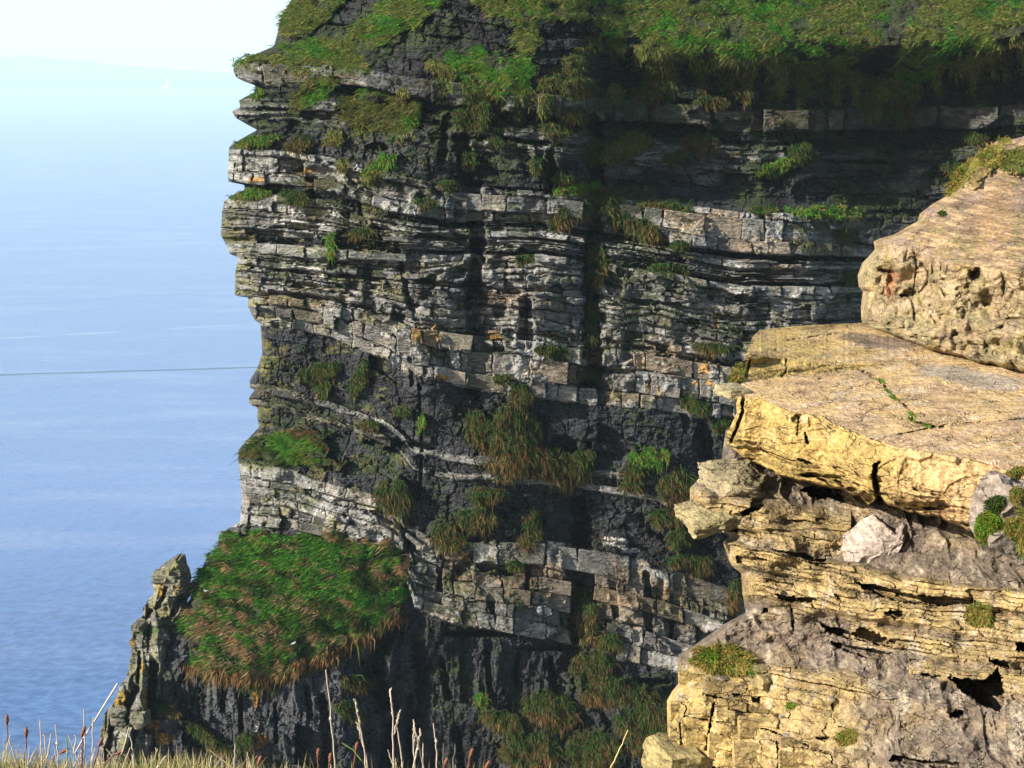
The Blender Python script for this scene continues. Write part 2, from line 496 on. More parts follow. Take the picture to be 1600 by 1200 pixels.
# turf on the cliff (outlines in photo pixels); the same outlines carry the blades of grass further down
TURF = [
    [(438, 30), (455, 0), (480, -40), (560, -40), (545, 0), (515, 28), (478, 50), (452, 56), (436, 52)],
    [(364, 99), (398, 84), (430, 72), (470, 66), (520, 56), (570, 30), (600, 0), (620, -40), (740, -40), (700, 4), (664, 34), (624, 50), (596, 70), (570, 112), (520, 114), (500, 98), (440, 98)],
    [(700, 86), (740, 72), (790, 92), (838, 100), (836, 140), (800, 152), (740, 142), (715, 120)],
    [(920, -60), (1700, -60), (1700, 40), (1580, 55), (1540, 100), (1480, 110), (1420, 146), (1380, 140), (1376, 90), (1330, 100), (1300, 118), (1240, 92), (1180, 96), (1130, 108), (1090, 84), (1050, 92), (1010, 80), (985, 60), (950, 58), (930, 30)],
    [(740, -60), (920, -60), (925, 20), (900, 36), (860, 30), (840, 44), (800, 26), (770, 24), (745, 6)],
    [(452, 170), (462, 145), (500, 118), (530, 124), (520, 146), (490, 165), (470, 178)],
    [(520, 160), (560, 142), (600, 138), (650, 160), (664, 180), (640, 205), (580, 210), (540, 190)],
    [(800, 30), (850, 30), (838, 90), (812, 100)],
    [(330, 860), (360, 838), (440, 828), (520, 838), (610, 850), (640, 880), (640, 930), (624, 965), (590, 985), (540, 1005), (500, 1030), (460, 1046), (410, 1066), (370, 1050), (330, 1052), (298, 1038), (296, 1000), (270, 988), (282, 955), (303, 930), (312, 900)],
    [(374, 708), (405, 680), (440, 674), (500, 672), (520, 680), (505, 706), (540, 730), (500, 728), (440, 724), (400, 718)],
]
GREEN_SLOPE = 8
# clumps: x, y, half width, half height, tilt, palette, label
CLUMPS = [
    (398, 219, 44, 11, -8, 'green', 'bright green turf cap on the overhanging ledge at the cliff edge, upper of two'),
    (467, 223, 25, 13, -12, 'mix', 'green and brown tussock just right of the upper edge turf cap'),
    (522, 215, 20, 14, -10, 'olive', 'olive tussock beside a leaning grey rock on the upper headland'),
    (592, 262, 36, 20, -38, 'green', 'bright green slanting turf patch on grey scree of the upper headland'),
    (536, 258, 12, 15, 0, 'olive', 'small rounded olive tussock above the orange stained blocks'),
    (392, 303, 40, 10, -6, 'green', 'green turf cap on the overhanging ledge at the cliff edge, lower of two'),
    (458, 309, 30, 12, 6, 'dark', 'dark green turf lump beside a pale leaning slab on the headland'),
    (562, 363, 24, 8, -6, 'mix', 'low green tussock on thin flags beneath the headland blocks'),
    (517, 382, 8, 26, 3, 'green', 'narrow green strand of plants hanging down the thin bedded flags'),
    (742, 185, 34, 30, -20, 'dark', 'large dark green tussock hanging from the cap slab, below the mossy bulge'),
    (700, 290, 16, 10, 0, 'dark', 'small dark tussock on the blocky bed right of the slanting turf'),
    (662, 318, 22, 10, 10, 'dark', 'dark trailing tussock among blocks above the long overhang'),
    (496, 582, 40, 17, -18, 'dark', 'wide dark green clump in the shale hollow under the pale overhang'),
    (506, 606, 15, 18, 10, 'dark', 'short dark tail of grass hanging under the shale hollow clump'),
    (560, 592, 14, 34, 14, 'dark', 'tall narrow green clump in the shale hollow under the pale overhang'),
    (627, 643, 14, 9, -10, 'dark', 'small dark tussock on bare grey shale left of the long crack'),
    (658, 662, 7, 19, 10, 'green', 'thin green strand on bare grey shale beside the long crack'),
    (578, 664, 17, 6, -4, 'brown', 'dry brown tuft on a ledge above the dark shale cave'),
    (616, 776, 34, 32, 20, 'mix', 'green and brown clump at the right end of the pale block bed'),
    (785, 592, 18, 8, 0, 'dark', 'dark green cushion at the head of the hanging grass apron'),
    (812, 620, 22, 24, 40, 'mix', 'brown and green tufts stepping down from the dark cushion'),
    (800, 690, 52, 70, 12, 'brown', 'big apron of rusty brown hanging grass in the middle of the cliff'),
    (745, 670, 22, 34, 0, 'mix', 'dark green shoulder on the left of the rusty grass apron'),
    (870, 730, 44, 36, 10, 'mix', 'green and rust grass right of the big rusty apron'),
    (912, 722, 20, 38, 0, 'dark', 'narrow dark green clump between the rusty apron and the right hand clumps'),
    (760, 775, 44, 16, 0, 'mix', 'ragged lower fringe of the rusty grass apron'),
    (862, 549, 30, 11, 6, 'dark', 'green cushion on a pale ledge beside the long vertical gully'),
    (925, 582, 16, 10, 0, 'dark', 'dark green tuft at the foot of the vertical gully'),
    (930, 320, 44, 28, -20, 'mix', 'spreading clump at the head of the vertical gully'),
    (932, 405, 16, 46, 0, 'mix', 'long trailing growth down the vertical gully'),
    (926, 500, 12, 44, 0, 'dark', 'dark trailing plants in the lowest part of the vertical gully'),
    (1036, 322, 54, 13, 0, 'mix', 'long green tussock overhanging the warm coloured blocks'),
    (1005, 358, 36, 15, 16, 'mix', 'brown green tussock below the long tussock over the warm blocks'),
    (1060, 382, 18, 8, 0, 'dark', 'small dark cushion at the left end of the warm coloured blocks'),
    (1042, 420, 42, 9, 2, 'dark', 'low wide green cushion on the flags below the warm coloured blocks'),
    (1094, 222, 36, 15, 10, 'mix', 'brown green tussock on the shaded shelf under the cap bed'),
    (1252, 238, 24, 17, 0, 'dark', 'round dark bush on the shaded upper cliff'),
    (1212, 262, 34, 13, -20, 'green', 'green sprawling tuft below the round dark bush'),
    (1190, 328, 32, 9, 0, 'dark', 'short green cushion at the left of the long shaded ledge'),
    (1300, 332, 84, 13, 3, 'green', 'long ragged green fringe along the shaded ledge above the knoll'),
    (1330, 436, 14, 16, 20, 'mix', 'small hanging tuft in shade touching the outline of the tan knoll'),
    (1320, 366, 16, 9, 0, 'mix', 'small brown green tuft under the long ragged fringe'),
    (1490, 262, 26, 12, 0, 'mix', 'dim green tuft on black rock beside the top of the knoll'),
    (1525, 215, 24, 12, 8, 'dark', 'dim green cushion on black rock above the top of the knoll'),
    (1086, 632, 30, 19, 14, 'dark', 'dark green hanging cushion left of the sandstone slab, upper of two'),
    (1128, 664, 20, 13, 0, 'dark', 'dark green hanging cushion left of the sandstone slab, lower of two'),
    (1112, 543, 34, 9, 6, 'mix', 'flat green tussock above the big orange stained block'),
    (1018, 716, 44, 20, 0, 'green', 'green clump left of the jutting foreground rocks, uppermost'),
    (985, 745, 22, 30, 0, 'brown', 'brown drooping clump left of the uppermost green clump'),
    (1058, 760, 34, 34, 0, 'mix', 'green and brown clump beside the jutting foreground rock'),
    (1040, 808, 34, 14, 0, 'mix', 'low fringe under the clump beside the jutting rock'),
    (1085, 880, 44, 15, 8, 'mix', 'fringe of grass on dark rock below the jutting foreground rock'),
    (1062, 842, 22, 22, 0, 'dark', 'dark hanging tuft on black rock below the jutting rock'),
    (1148, 930, 14, 28, 10, 'brown', 'brown tuft squeezed between the cliff and the foreground outcrop'),
    (914, 960, 22, 54, -8, 'brown', 'long rusty strand hanging down the pale block bed'),
    (940, 1000, 40, 18, 10, 'mix', 'green and rust tuft right of the long rusty strand'),
    (922, 1042, 36, 34, 0, 'brown', 'rusty tail of grass below the pale block bed'),
    (700, 838, 40, 24, 30, 'mix', 'sparse green tufts at the top left of the pale block bed'),
    (745, 812, 36, 22, 0, 'mix', 'sparse green tufts on rubble under the rusty apron'),
    (806, 884, 16, 9, 0, 'dark', 'small green tuft on a block ledge in the lower pale bed'),
    (830, 830, 20, 40, 10, 'brown', 'rusty trailing tuft beside the black gully'),
    (960, 1080, 76, 26, 4, 'brown', 'rusty grass hanging over the lowest dark wall, right of centre'),
    (1010, 1130, 56, 60, 0, 'mix', 'green and rust grass at the foot of the cliff beside the foreground outcrop'),
    (860, 1110, 50, 34, 20, 'brown', 'rusty apron in the middle of the lowest dark wall'),
    (780, 1120, 46, 16, 16, 'mix', 'left end of the rusty growth on the lowest dark wall'),
    (830, 1165, 56, 40, 0, 'mix', 'green clump under the rusty apron of the lowest wall'),
    (930, 1170, 60, 40, 0, 'brown', 'rusty tangle along the bottom of the cliff'),
    (752, 1092, 12, 16, 0, 'green', 'little green tuft in a groove of the dark ribbed wall'),
    (560, 1066, 30, 14, 10, 'mix', 'brown green growth under the lower corner of the big green slope'),
    (545, 1110, 32, 16, 20, 'dark', 'dark growth on the ribbed wall under the green slope'),
    (310, 1142, 38, 11, 30, 'dark', 'sloping strip of green plants on the grey wall behind the pinnacle'),
    (345, 1168, 26, 10, 30, 'mix', 'lower end of the sloping plant strip behind the pinnacle'),
    (385, 1160, 18, 18, 0, 'dark', 'dark tuft at the foot of the white streaked groove'),
    (264, 1108, 24, 9, 25, 'brown', 'brown heathery strip beside the pinnacle on the grey wall'),
    (905, 135, 38, 15, 0, 'mix', 'brown green tussock right of the mossy bulge, hanging over the cap bed'),
    (960, 150, 12, 22, 0, 'olive', 'thin olive streak hanging beside the dark recess of the upper cliff'),
    (1012, 143, 28, 16, -10, 'mix', 'ragged tussock at the left end of the shaded cap bed'),
    (870, 203, 26, 13, 10, 'mix', 'small green brown tussock under the cap bed right of the mossy bulge'),
    (985, 224, 38, 24, -30, 'olive', 'olive brown tussock draped over the dark shelf of the upper cliff'),
    (1053, 248, 20, 9, 0, 'mix', 'low brown tuft at the right end of the dark shelf'),
    (838, 258, 12, 17, 0, 'dark', 'narrow dark tuft on pale blocks left of the gully head'),
    (928, 236, 17, 24, 10, 'dark', 'dark green tuft hanging above the gully head'),
    (905, 295, 50, 13, -8, 'green', 'flat green cushion along the ledge at the gully head'),
    (733, 250, 14, 17, 0, 'dark', 'dark tuft in the cleft below the large dark tussock'),
    (777, 222, 13, 13, 0, 'dark', 'small round dark tuft right of the large dark tussock'),
    (470, 112, 17, 9, 0, 'olive', 'olive tuft sitting on the joint of the top slab near the cliff edge'),
    (403, 147, 13, 10, 0, 'green', 'small green tuft in the notch under the top slab at the cliff edge'),
    (628, 152, 12, 16, 10, 'olive', 'rounded olive tuft under the end of the top slab'),
    (968, 345, 26, 12, 10, 'mix', 'brown green tuft right of the spreading gully clump'),
    (880, 340, 22, 14, -20, 'mix', 'brown green tuft left of the spreading gully clump'),
    (900, 180, 24, 12, 0, 'mix', 'dim brown tuft hanging over the cap bed left of the shaded recess'),
    (690, 110, 30, 14, 30, 'olive', 'olive tussock beside the mossy green bulge'),
    (1110, 160, 34, 9, 0, 'mix', 'dim fringe of grass just above the shaded cap bed'),
    (960, 240, 30, 20, -50, 'olive', 'olive ribbon of grass slanting down the shaded shelf'),
    (880, 280, 22, 9, 0, 'dark', 'dark green tuft left of the spreading gully clump'),
    (820, 405, 18, 10, 10, 'dark', 'small green tuft on the thin pale bed left of the gully'),
]

GUANO = [(470, 418, 40, 4.5, 8), (488, 428, 26, 3.5, 8), (470, 348, 50, 4, 4), (500, 358, 30, 3, -8), (962, 848, 26, 8, 6), (985, 860, 16, 5, 0), (1108, 972, 26, 16, 0), (850, 952, 14, 10, 0),
         (850, 985, 20, 7, 8), (780, 975, 14, 9, 0), (1250, 464, 66, 4, 1), (1150, 458, 30, 3, 4), (940, 760, 8, 4, 0), (398, 1140, 5, 18, 20), (600, 522, 14, 4, 20), (1060, 1010, 24, 5, 8), (890, 880, 5, 12, 0)]
ORANGE = [(400, 282, 14, 6), (475, 268, 16, 6), (500, 288, 26, 6), (480, 280, 12, 5), (1098, 572, 12, 26), (1100, 598, 22, 8), (1020, 606, 10, 8), (650, 520, 10, 14), (678, 520, 10, 14), (672, 545, 10, 14), (690, 590, 14, 7), (540, 350, 10, 5),
          (725, 870, 10, 9), (716, 900, 8, 6), (772, 525, 16, 9), (930, 560, 12, 10), (460, 462, 8, 5), (415, 462, 7, 6), (400, 1090, 6, 26), (408, 1160, 12, 14), (235, 1135, 16, 18), (255, 1155, 20, 12), (1142, 440, 10, 6), (1120, 505, 4, 20)]
WARM = [(1110, 350, 70, 22), (1200, 380, 90, 16), (1290, 390, 50, 14), (850, 575, 50, 16), (905, 585, 40, 14), (1030, 560, 60, 30), (1000, 620, 80, 14), (985, 930, 70, 60), (830, 905, 90, 40), (1080, 950, 60, 50), (715, 900, 40, 40), (540, 120, 28, 14), (1250, 190, 80, 14), (780, 470, 60, 20), (480, 470, 70, 14)]
CREV = [  # dark clefts: polyline in photo pixels, half width, depth
    ([(742, 290), (746, 400), (738, 480), (748, 560), (742, 610)], 14, 2.4), ([(715, 320), (716, 352)], 7, 1.2), ([(925, 190), (930, 300), (922, 420), (928, 560), (920, 600)], 15, 2.8),
    ([(826, 470), (828, 540)], 7, 1.2), ([(905, 790), (910, 830), (900, 880), (905, 990)], 17, 3.4), ([(655, 600), (660, 700), (656, 780)], 3, 0.7), ([(722, 220), (730, 290)], 16, 1.6), ([(860, 240), (866, 300)], 10, 1.5),
    ([(780, 160), (776, 185)], 9, 1.2), ([(700, 185), (690, 250)], 9, 1.0), ([(612, 985), (590, 1015), (586, 1060), (600, 1100)], 16, 3.0), ([(655, 1010), (664, 1100), (650, 1150)], 13, 2.0), ([(505, 1090), (512, 1190)], 8, 1.4), ([(610, 1130), (600, 1210)], 13, 2.2),
    ([(375, 1085), (380, 1200)], 5, 1.2), ([(352, 1055), (348, 1110)], 4, 1.0), ([(810, 1020), (805, 1070)], 5, 1.0), ([(760, 1020), (765, 1075)], 6, 1.0), ([(690, 1030), (700, 1090)], 7, 1.2), ([(430, 1100), (432, 1160)], 4, 0.9), ([(480, 1075), (484, 1120)], 6, 1.0),
    ([(860, 1030), (868, 1085)], 7, 1.2), ([(690, 870), (684, 950)], 5, 1.3), ([(768, 930), (772, 985)], 6, 1.3), ([(826, 890), (820, 960)], 5, 1.2), ([(955, 890), (962, 960)], 6, 1.4), ([(1010, 900), (1015, 990)], 7, 1.6), ([(1060, 900), (1052, 1000)], 7, 1.6), ([(1100, 910), (1105, 960)], 5, 1.2), ([(640, 560), (644, 600)], 4, 0.9), ([(1000, 560), (1004, 620)], 4, 0.8), ([(1190, 330), (1194, 400)], 5, 0.9), ([(1130, 330), (1134, 352)], 4, 0.9), ([(560, 300), (566, 350)], 4, 0.9), ([(820, 470), (815, 540)], 9, 1.4), ([(620, 380), (640, 470)], 5, 0.9), ([(930, 560), (935, 600)], 16, 1.3), ([(720, 890), (740, 870)], 10, 1.0), ([(635, 850), (632, 880)], 6, 1.4), ([(545, 980), (552, 1010)], 9, 1.2), ([(640, 1090), (640, 1200)], 9, 1.5), ([(715, 1140), (722, 1200)], 7, 1.4)]
HOLES = [(590, 230, 22, 9, 1.6), (445, 120, 5, 14, 1.0), (725, 420, 14, 10, 0.8), (640, 700, 50, 13, 2.2), (600, 690, 40, 8, 1.6), (360, 376, 40, 6, 1.0), (760, 885, 18, 10, 1.2), (1270, 300, 40, 26, 1.6), (690, 370, 60, 8, 1.2), (770, 385, 40, 8, 1.0), (780, 545, 40, 4, 1.2), (980, 580, 60, 5, 1.3), (1060, 585, 40, 4, 1.0),
         (880, 700, 30, 24, 1.2), (1100, 690, 20, 40, 1.2), (760, 990, 80, 7, 1.6), (860, 1012, 60, 7, 1.4), (1010, 1066, 50, 8, 1.4)]


def poly_dist(X, Y, pl, reach):
    x = np.array([q[0] for q in pl], float); y = np.array([q[1] for q in pl], float)
    best = np.full(X.shape, 1e9)
    for i in range(len(pl) - 1):
        dx, dy = x[i + 1] - x[i], y[i + 1] - y[i]
        t = np.clip(((X - x[i]) * dx + (Y - y[i]) * dy) / (dx * dx + dy * dy), 0, 1)
        best = np.minimum(best, np.hypot(X - x[i] - t * dx, Y - y[i] - t * dy))
    return best


def near(X, Y, x0, x1, y0, y1):
    return (X > x0) & (X < x1) & (Y > y0) & (Y < y1)


CELLS = []            # blocks of the beds: candidates for stones of their own


def build_cliff_surface():
    rl = Relief(SIL, 1720.0, -200, 1300, 1.65)
    X, Y = rl.X, rl.Y
    rel = np.random.default_rng(21)
    fault = np.floor(X / 118 + 0.35 * fbm(X / 200, Y / 70, 3, 6))
    s = bed_level(X, Y) + 2.5 * (_hash(fault, fault * 0 + 2, 19) - 0.5) * sstep(380, 470, X) + 2.0 * fbm(X / 110, Y / 90, 3, 5) * sstep(340, 420, X) + 1.8 * fbm(X / 70, Y / 60, 3, 2) + 0.8 * fbm(X / 14, Y / 9, 2, 4)
    s = s + 5.0 * (worley(X / 46 + 0.3 * fbm(X / 30, Y / 30, 2, 7), Y / 30, 8)[2] - 0.5)
    base = table(X, Y, DX, [r[0] for r in DT], [r[1] for r in DT], 10)
    dleft = X - rl.xs[:, None]
    base = base + 2.2 * np.exp(-dleft / 7.0)
    b = np.clip(np.searchsorted(BTOP, s, side='right') - 1, 0, len(BEDS) - 1)
    t = (s - BTOP[b]) / (BBOT[b] - BTOP[b])
    det = np.zeros(X.shape); colr = np.zeros(X.shape + (3,)); paleness = np.zeros(X.shape)
    stretch = np.maximum(0.35, np.abs(np.gradient(s, axis=0)) / (rl.y[1] - rl.y[0]))
    ds_px = np.minimum(s - BTOP[b], BBOT[b] - s) / stretch
    buttress = ridged(X / 95 + 0.25 * fbm(X / 200, Y / 90, 2, 8), Y / 420, 2, 31)
    xj = X + 2.2 * fbm(X / 30, Y / 7, 2, 17)
    order = np.argsort(b.ravel(), kind='stable')
    bounds = np.searchsorted(b.ravel()[order], np.arange(len(BEDS) + 1))
    flatx = xj.ravel(); fds = ds_px.ravel(); ft = t.ravel()
    fdet = det.ravel(); fcol = colr.reshape(-1, 3); fpal = paleness.ravel()
    fs_y = Y.ravel()
    for k in range(len(BEDS)):
        typ = BTYP[k]; fwd, bj, cj, w0, w1, gap, miss = BTY[typ]
        idx = order[bounds[k]:bounds[k + 1]]
        if len(idx) == 0: continue
        th = (BBOT[k] - BTOP[k]) * 1.25
        bed_off = rel.normal(0, bj)
        edges = [130.0]
        while edges[-1] < 1760:
            edges.append(edges[-1] + max(7.0, th * min(w1 * 1.5, max(w0 * 0.8, math.exp(rel.normal(math.log(0.5 * (w0 + w1)), 0.5))))))
        edges = np.array(edges); n = len(edges)
        jit = rel.normal(0, cj, n)
        fallen = rel.random(n) < miss
        jit = np.where(fallen, jit + rel.uniform(0.5, 1.1, n), jit)
        tone = np.exp(rel.normal(0, 0.13 if typ in ('pale', 'cap', 'flag') else 0.10, n)) * math.exp(rel.normal(0, 0.10))
        warm = rel.random(n)
        slope = rel.normal(0, 0.010, n)
        x = flatx[idx]
        ci = np.clip(np.searchsorted(edges, x, side='right') - 1, 0, n - 2)
        dx = np.minimum(x - edges[ci], edges[ci + 1] - x)
        mid = 0.5 * (edges[ci] + edges[ci + 1])
        tt = ft[idx]
        g = gap * np.exp(-(dx / 1.0) ** 2) * (0.75 if typ in ('pale', 'cap') else 0.45) + gap * np.exp(-(fds[idx] / 1.1) ** 2)
        prof = 0.0
        if typ in ('deep', 'shale'):
            prof = 0.45 * np.sin(np.pi * np.clip(tt, 0, 1)) * 0.5
        if typ == 'flag':
            prof = 0.12 * (2 * tt - 1) ** 2
        fdet[idx] = fwd + bed_off + jit[ci] + slope[ci] * (x - mid) + g + prof
        c = np.array(BASECOL[typ])[None, :] * tone[ci][:, None]
        if typ in ('pale', 'cap', 'flag'):
            wm = np.clip((warm[ci] - 0.55) / 0.45, 0, 1)[:, None]
            c = c * (1 - wm) + c * np.array([1.10, 0.98, 0.82])[None, :] * wm
            fpal[idx] = 1.0
        fcol[idx] = c
        if typ in ('pale', 'cap') or (typ == 'flag' and th > 12):
            for q in range(n - 1):
                if not fallen[q]:
                    CELLS.append((k, edges[q], edges[q + 1], fwd + bed_off + jit[q], slope[q], tone[q], warm[q], typ))
    # ribs of the lowest shale wall, and the rubble slopes
    sub = s.ravel()
    rib = (s > 815) & ~in_poly(X, Y, TURF[GREEN_SLOPE])
    ribm = rib * sstep(815, 840, s)
    rb = ridged(X / 46 + 0.8 * fbm(X / 90, Y / 120, 2, 41), Y / 210 + 3, 3, 43)
    rb2 = ridged(X / 15 + 0.6 * fbm(X / 40, Y / 60, 2, 42), Y / 120, 2, 44)
    det = det + ribm * (-0.9 * rb - 0.32 * rb2 + 0.3)
    # where the surface crumbles the bedding is lost
    crumb = sstep(0.15, 0.6, fbm(X / 80, Y / 60, 3, 51)) * 0.55
    keep = np.where(paleness > 0, 1 - 0.55 * crumb, 1)
    det = det * keep
    isdeep = np.isin(b, [i for i, q in enumerate(BTYP) if q == 'deep'])
    det = det - isdeep * 0.75 * sstep(-0.15, 0.45, fbm(X / 64 + 9, s / 40, 3, 53))
    # above the blocky headland bed the flags give way to a crumbling slope, and farther right to massive beds
    loose = sstep(470, 540, X) * sstep(760, 700, X) * near(s, s, 146, 231, 146, 231)
    det = det * (1 - 0.6 * loose)
    colr = mixc(colr, (0.042, 0.042, 0.043), 0.8 * loose)
    mass = sstep(740, 790, X) * near(s, s, 150, 205, 150, 205) * sstep(-0.5, 0.1, fbm(X / 60, Y / 40, 3, 54))
    det = det * (1 - 0.45 * mass) - 0.3 * mass
    colr = mixc(colr, (0.10, 0.099, 0.094), 0.8 * mass)
    # stretches where blocks have dropped out of a bed, and stretches that stand proud
    drop = fbm(X / 46 + 40, s / 26, 3, 52)
    det = det + paleness * (0.9 * sstep(0.28, 0.62, drop) - 0.25 * sstep(0.2, 0.6, -drop))
    colr = colr * (1 - paleness * 0.35 * sstep(0.28, 0.62, drop))[..., None]
    # thin laminae within the beds: dark partings and pale streaks
    part = vnoise(X / 70 + fault * 3.7, s / 2.3, 55)
    det = det + 0.32 * paleness * np.where(np.isin(b, [i for i, q in enumerate(BTYP) if q == 'flag']), 1.0, 0.32) * sstep(0.64, 0.84, part)
    streak = sstep(0.62, 0.9, vnoise(X / 34 + fault * 1.7, s / 2.6, 56)) * paleness
    colr = mixc(colr, (0.27, 0.265, 0.25), 0.6 * streak * sstep(-0.3, 0.4, fbm(X / 90, Y / 50, 3, 57)))
    # cracks of the shales
    shl = (paleness == 0).astype(float)
    f1, f21, cid = worley(X / 15 + 0.3 * fbm(X / 9, Y / 9, 2, 61), Y / 8.5, 62)
    det = det + shl * (0.20 * (cid - 0.5) + 0.16 * np.exp(-(f21 / 0.07) ** 2))
    f1b, f21b, cidb = worley(X / 34, Y / 60 + 0.2 * fbm(X / 20, Y / 20, 2, 63), 64)
    det = det + shl * (0.35 * (cidb - 0.5) + 0.25 * np.exp(-(f21b / 0.04) ** 2))
    colr = colr * (1 + shl * 0.35 * (cid - 0.5))[..., None]
    # large and small unevenness
    det = det - 0.55 * (buttress - 0.4) * (1 - 0.5 * ribm)
    det = det + 0.75 * fbm(X / 130, Y / 110, 3, 71) + 0.32 * fbm(X / 42, Y / 42, 3, 72) + 0.13 * fbm(X / 11, Y / 10, 3, 73) + 0.045 * fbm(X / 3.6, Y / 3.2, 2, 74)
    for pl, w, dp in CREV:
        xs_ = [q[0] for q in pl]; ys_ = [q[1] for q in pl]
        m = near(X, Y, min(xs_) - w * 2.5, max(xs_) + w * 2.5, min(ys_) - w * 2, max(ys_) + w * 2)
        d = poly_dist(X[m], Y[m], pl, w) * (1 + 0.35 * fbm(X[m] / 9, Y[m] / 9, 2, 77))
        det[m] += dp * sstep(w * 1.05, w * 0.45, d)
    for cx, cy, rx, ry, dp in HOLES:
        m = near(X, Y, cx - rx, cx + rx, cy - ry, cy + ry)
        e = ell(X[m], Y[m], cx, cy, rx, ry) + 0.12 * fbm(X[m] / 8, Y[m] / 6, 2, 78)
        det[m] += dp * sstep(0.12, 0.35, e)
    # colour: warm beds, orange and yellow lichen, white streaks
    C = colr
    for cx, cy, rx, ry in WARM:
        m = near(X, Y, cx - rx, cx + rx, cy - ry, cy + ry)
        e = sstep(0.0, 0.4, ell(X[m], Y[m], cx, cy, rx, ry) + 0.25 * fbm(X[m] / 16, Y[m] / 12, 3, 81)) * paleness[m]
        C[m] = C[m] * (1 - e[:, None]) + C[m] * np.array([1.22, 1.0, 0.78]) * e[:, None]
    for cx, cy, rx, ry in ORANGE:
        m = near(X, Y, cx - rx, cx + rx, cy - ry, cy + ry)
        e = sstep(0.05, 0.3, ell(X[m], Y[m], cx, cy, rx, ry) + 0.3 * fbm(X[m] / 8, Y[m] / 7, 3, 82)) * 0.85
        C[m] = mixc(C[m], (0.30, 0.155, 0.025), e)
    ylw = sstep(60, 10, dleft) * sstep(300, 330, Y) * sstep(760, 640, Y) * sstep(0.0, 0.5, fbm(X / 14, Y / 8, 3, 83) + 0.1)
    ylw = np.maximum(ylw, 0.75 * sstep(0.25, 0.6, fbm(X / 26, Y / 13, 4, 84)) * near(X, Y, 340, 640, 310, 860))
    ylw = np.maximum(ylw, 0.5 * sstep(0.45, 0.8, fbm(X / 22, Y / 18, 4, 85)) * paleness * (X > 640))
    C = mixc(C, (0.135, 0.125, 0.035), 0.75 * ylw)
    wht = sstep(0.30, 0.75, fbm(X / 20, Y / 7, 4, 86)) * paleness * 0.55
    C = mixc(C, (0.26, 0.255, 0.245), wht)
    for cx, cy, rx, ry, a in GUANO:
        m = near(X, Y, cx - rx - 3, cx + rx + 3, cy - rx - ry, cy + rx + ry)
        e = sstep(0.0, 0.25, ell(X[m], Y[m], cx, cy, rx, ry, a) + 0.30 * fbm(X[m] / 4, Y[m] / 14, 3, 87))
        e = e * (ell(X[m], Y[m], cx, cy, rx * 1.1, ry * 1.1, a) > 0)
        C[m] = mixc(C[m], (0.55, 0.52, 0.48), e * 0.9)
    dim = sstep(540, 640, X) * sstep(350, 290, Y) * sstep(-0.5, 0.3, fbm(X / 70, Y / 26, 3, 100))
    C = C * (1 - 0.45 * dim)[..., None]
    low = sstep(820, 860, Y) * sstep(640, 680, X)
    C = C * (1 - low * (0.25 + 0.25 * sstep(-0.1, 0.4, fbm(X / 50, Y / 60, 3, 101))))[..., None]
    C = C * (1 + 0.30 * paleness * np.clip(fbm(X / 30, Y / 22, 4, 102), -1, 1))[..., None]
    # shade over the recessed upper right, put into the rock colour
    painted_shade = sstep(0.0, 0.35, np.maximum.reduce([ell(X, Y, 1180, 120, 330, 62), ell(X, Y, 1480, 250, 260, 190), ell(X, Y, 900, 150, 140, 34), ell(X, Y, 1240, 290, 90, 50)]) + 0.0)
    painted_shade = painted_shade * sstep(-0.7, 0.2, fbm(X / 60, Y / 50, 3, 95))
    C = C * (1 - 0.68 * painted_shade)[..., None]
    # turf: soil and moss under the blades, swelling out of the rock
    turf = np.zeros(X.shape)
    for pl in TURF:
        xs_ = [q[0] for q in pl]; ys_ = [q[1] for q in pl]
        m = near(X, Y, min(xs_) - 8, max(xs_) + 8, min(ys_) - 8, max(ys_) + 8)
        wx = X[m] + 9 * fbm(X[m] / 16, Y[m] / 16, 3, 91); wy = Y[m] + 9 * fbm(X[m] / 16, Y[m] / 16, 3, 92)
        turf[m] = np.maximum(turf[m], in_poly(wx, wy, pl).astype(float))
    lump = np.zeros(X.shape)
    for cx, cy, rx, ry, a, pal, lab in CLUMPS:
        r = max(rx, ry)
        m = near(X, Y, cx - r, cx + r, cy - r, cy + r)
        e = ell(X[m], Y[m], cx, cy, rx, ry, a) + 0.16 * fbm(X[m] / 9, Y[m] / 9, 2, 93)
        k = sstep(0.02, 0.30, e)
        turf[m] = np.maximum(turf[m], sstep(0.10, 0.2, e)); lump[m] = np.maximum(lump[m], k * min(1.0, 0.35 + min(rx, ry) / 40))
    det = det * (1 - 0.55 * turf) - 0.5 * lump + turf * (0.20 * fbm(X / 12, Y / 8, 2, 94) + 0.35 * fbm((X + Y) / 46, (Y - 0.5 * X) / 20, 2, 99) - 0.1)
    C = mixc(C, (0.026, 0.028, 0.010), turf * 0.9)
    # moss on ledges and in damp seams
    up = np.clip(-np.gradient(base + det, axis=0) / 0.12, -1, 1)          # depth falling downwards: a tread that faces the sky
    moss = sstep(0.1, 0.7, up + 0.9 * fbm(X / 34, Y / 26, 3, 97) - 0.15) * sstep(-0.1, 0.4, fbm(X / 90, Y / 60, 2, 98) + 0.45 * sstep(420, 200, Y))
    C = mixc(C, (0.028, 0.042, 0.010), 0.8 * moss)
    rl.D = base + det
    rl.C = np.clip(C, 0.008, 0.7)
    rl.turf = turf
    rl.base = base
    return rl


BARE = [[(1330, 150), (1345, 95), (1380, 60), (1392, 20), (1420, -5), (1440, 0), (1420, 60), (1398, 110), (1370, 150)], [(1540, 110), (1560, 60), (1600, 30), (1720, 30), (1720, 110)], [(1080, 100), (1110, 70), (1130, 96)], [(960, 110), (990, 78), (1030, 96)], [(1240, 40), (1262, 20), (1270, 40), (1250, 62)], [(560, 20), (540, 60), (480, 60), (500, 46), (540, 30)]]


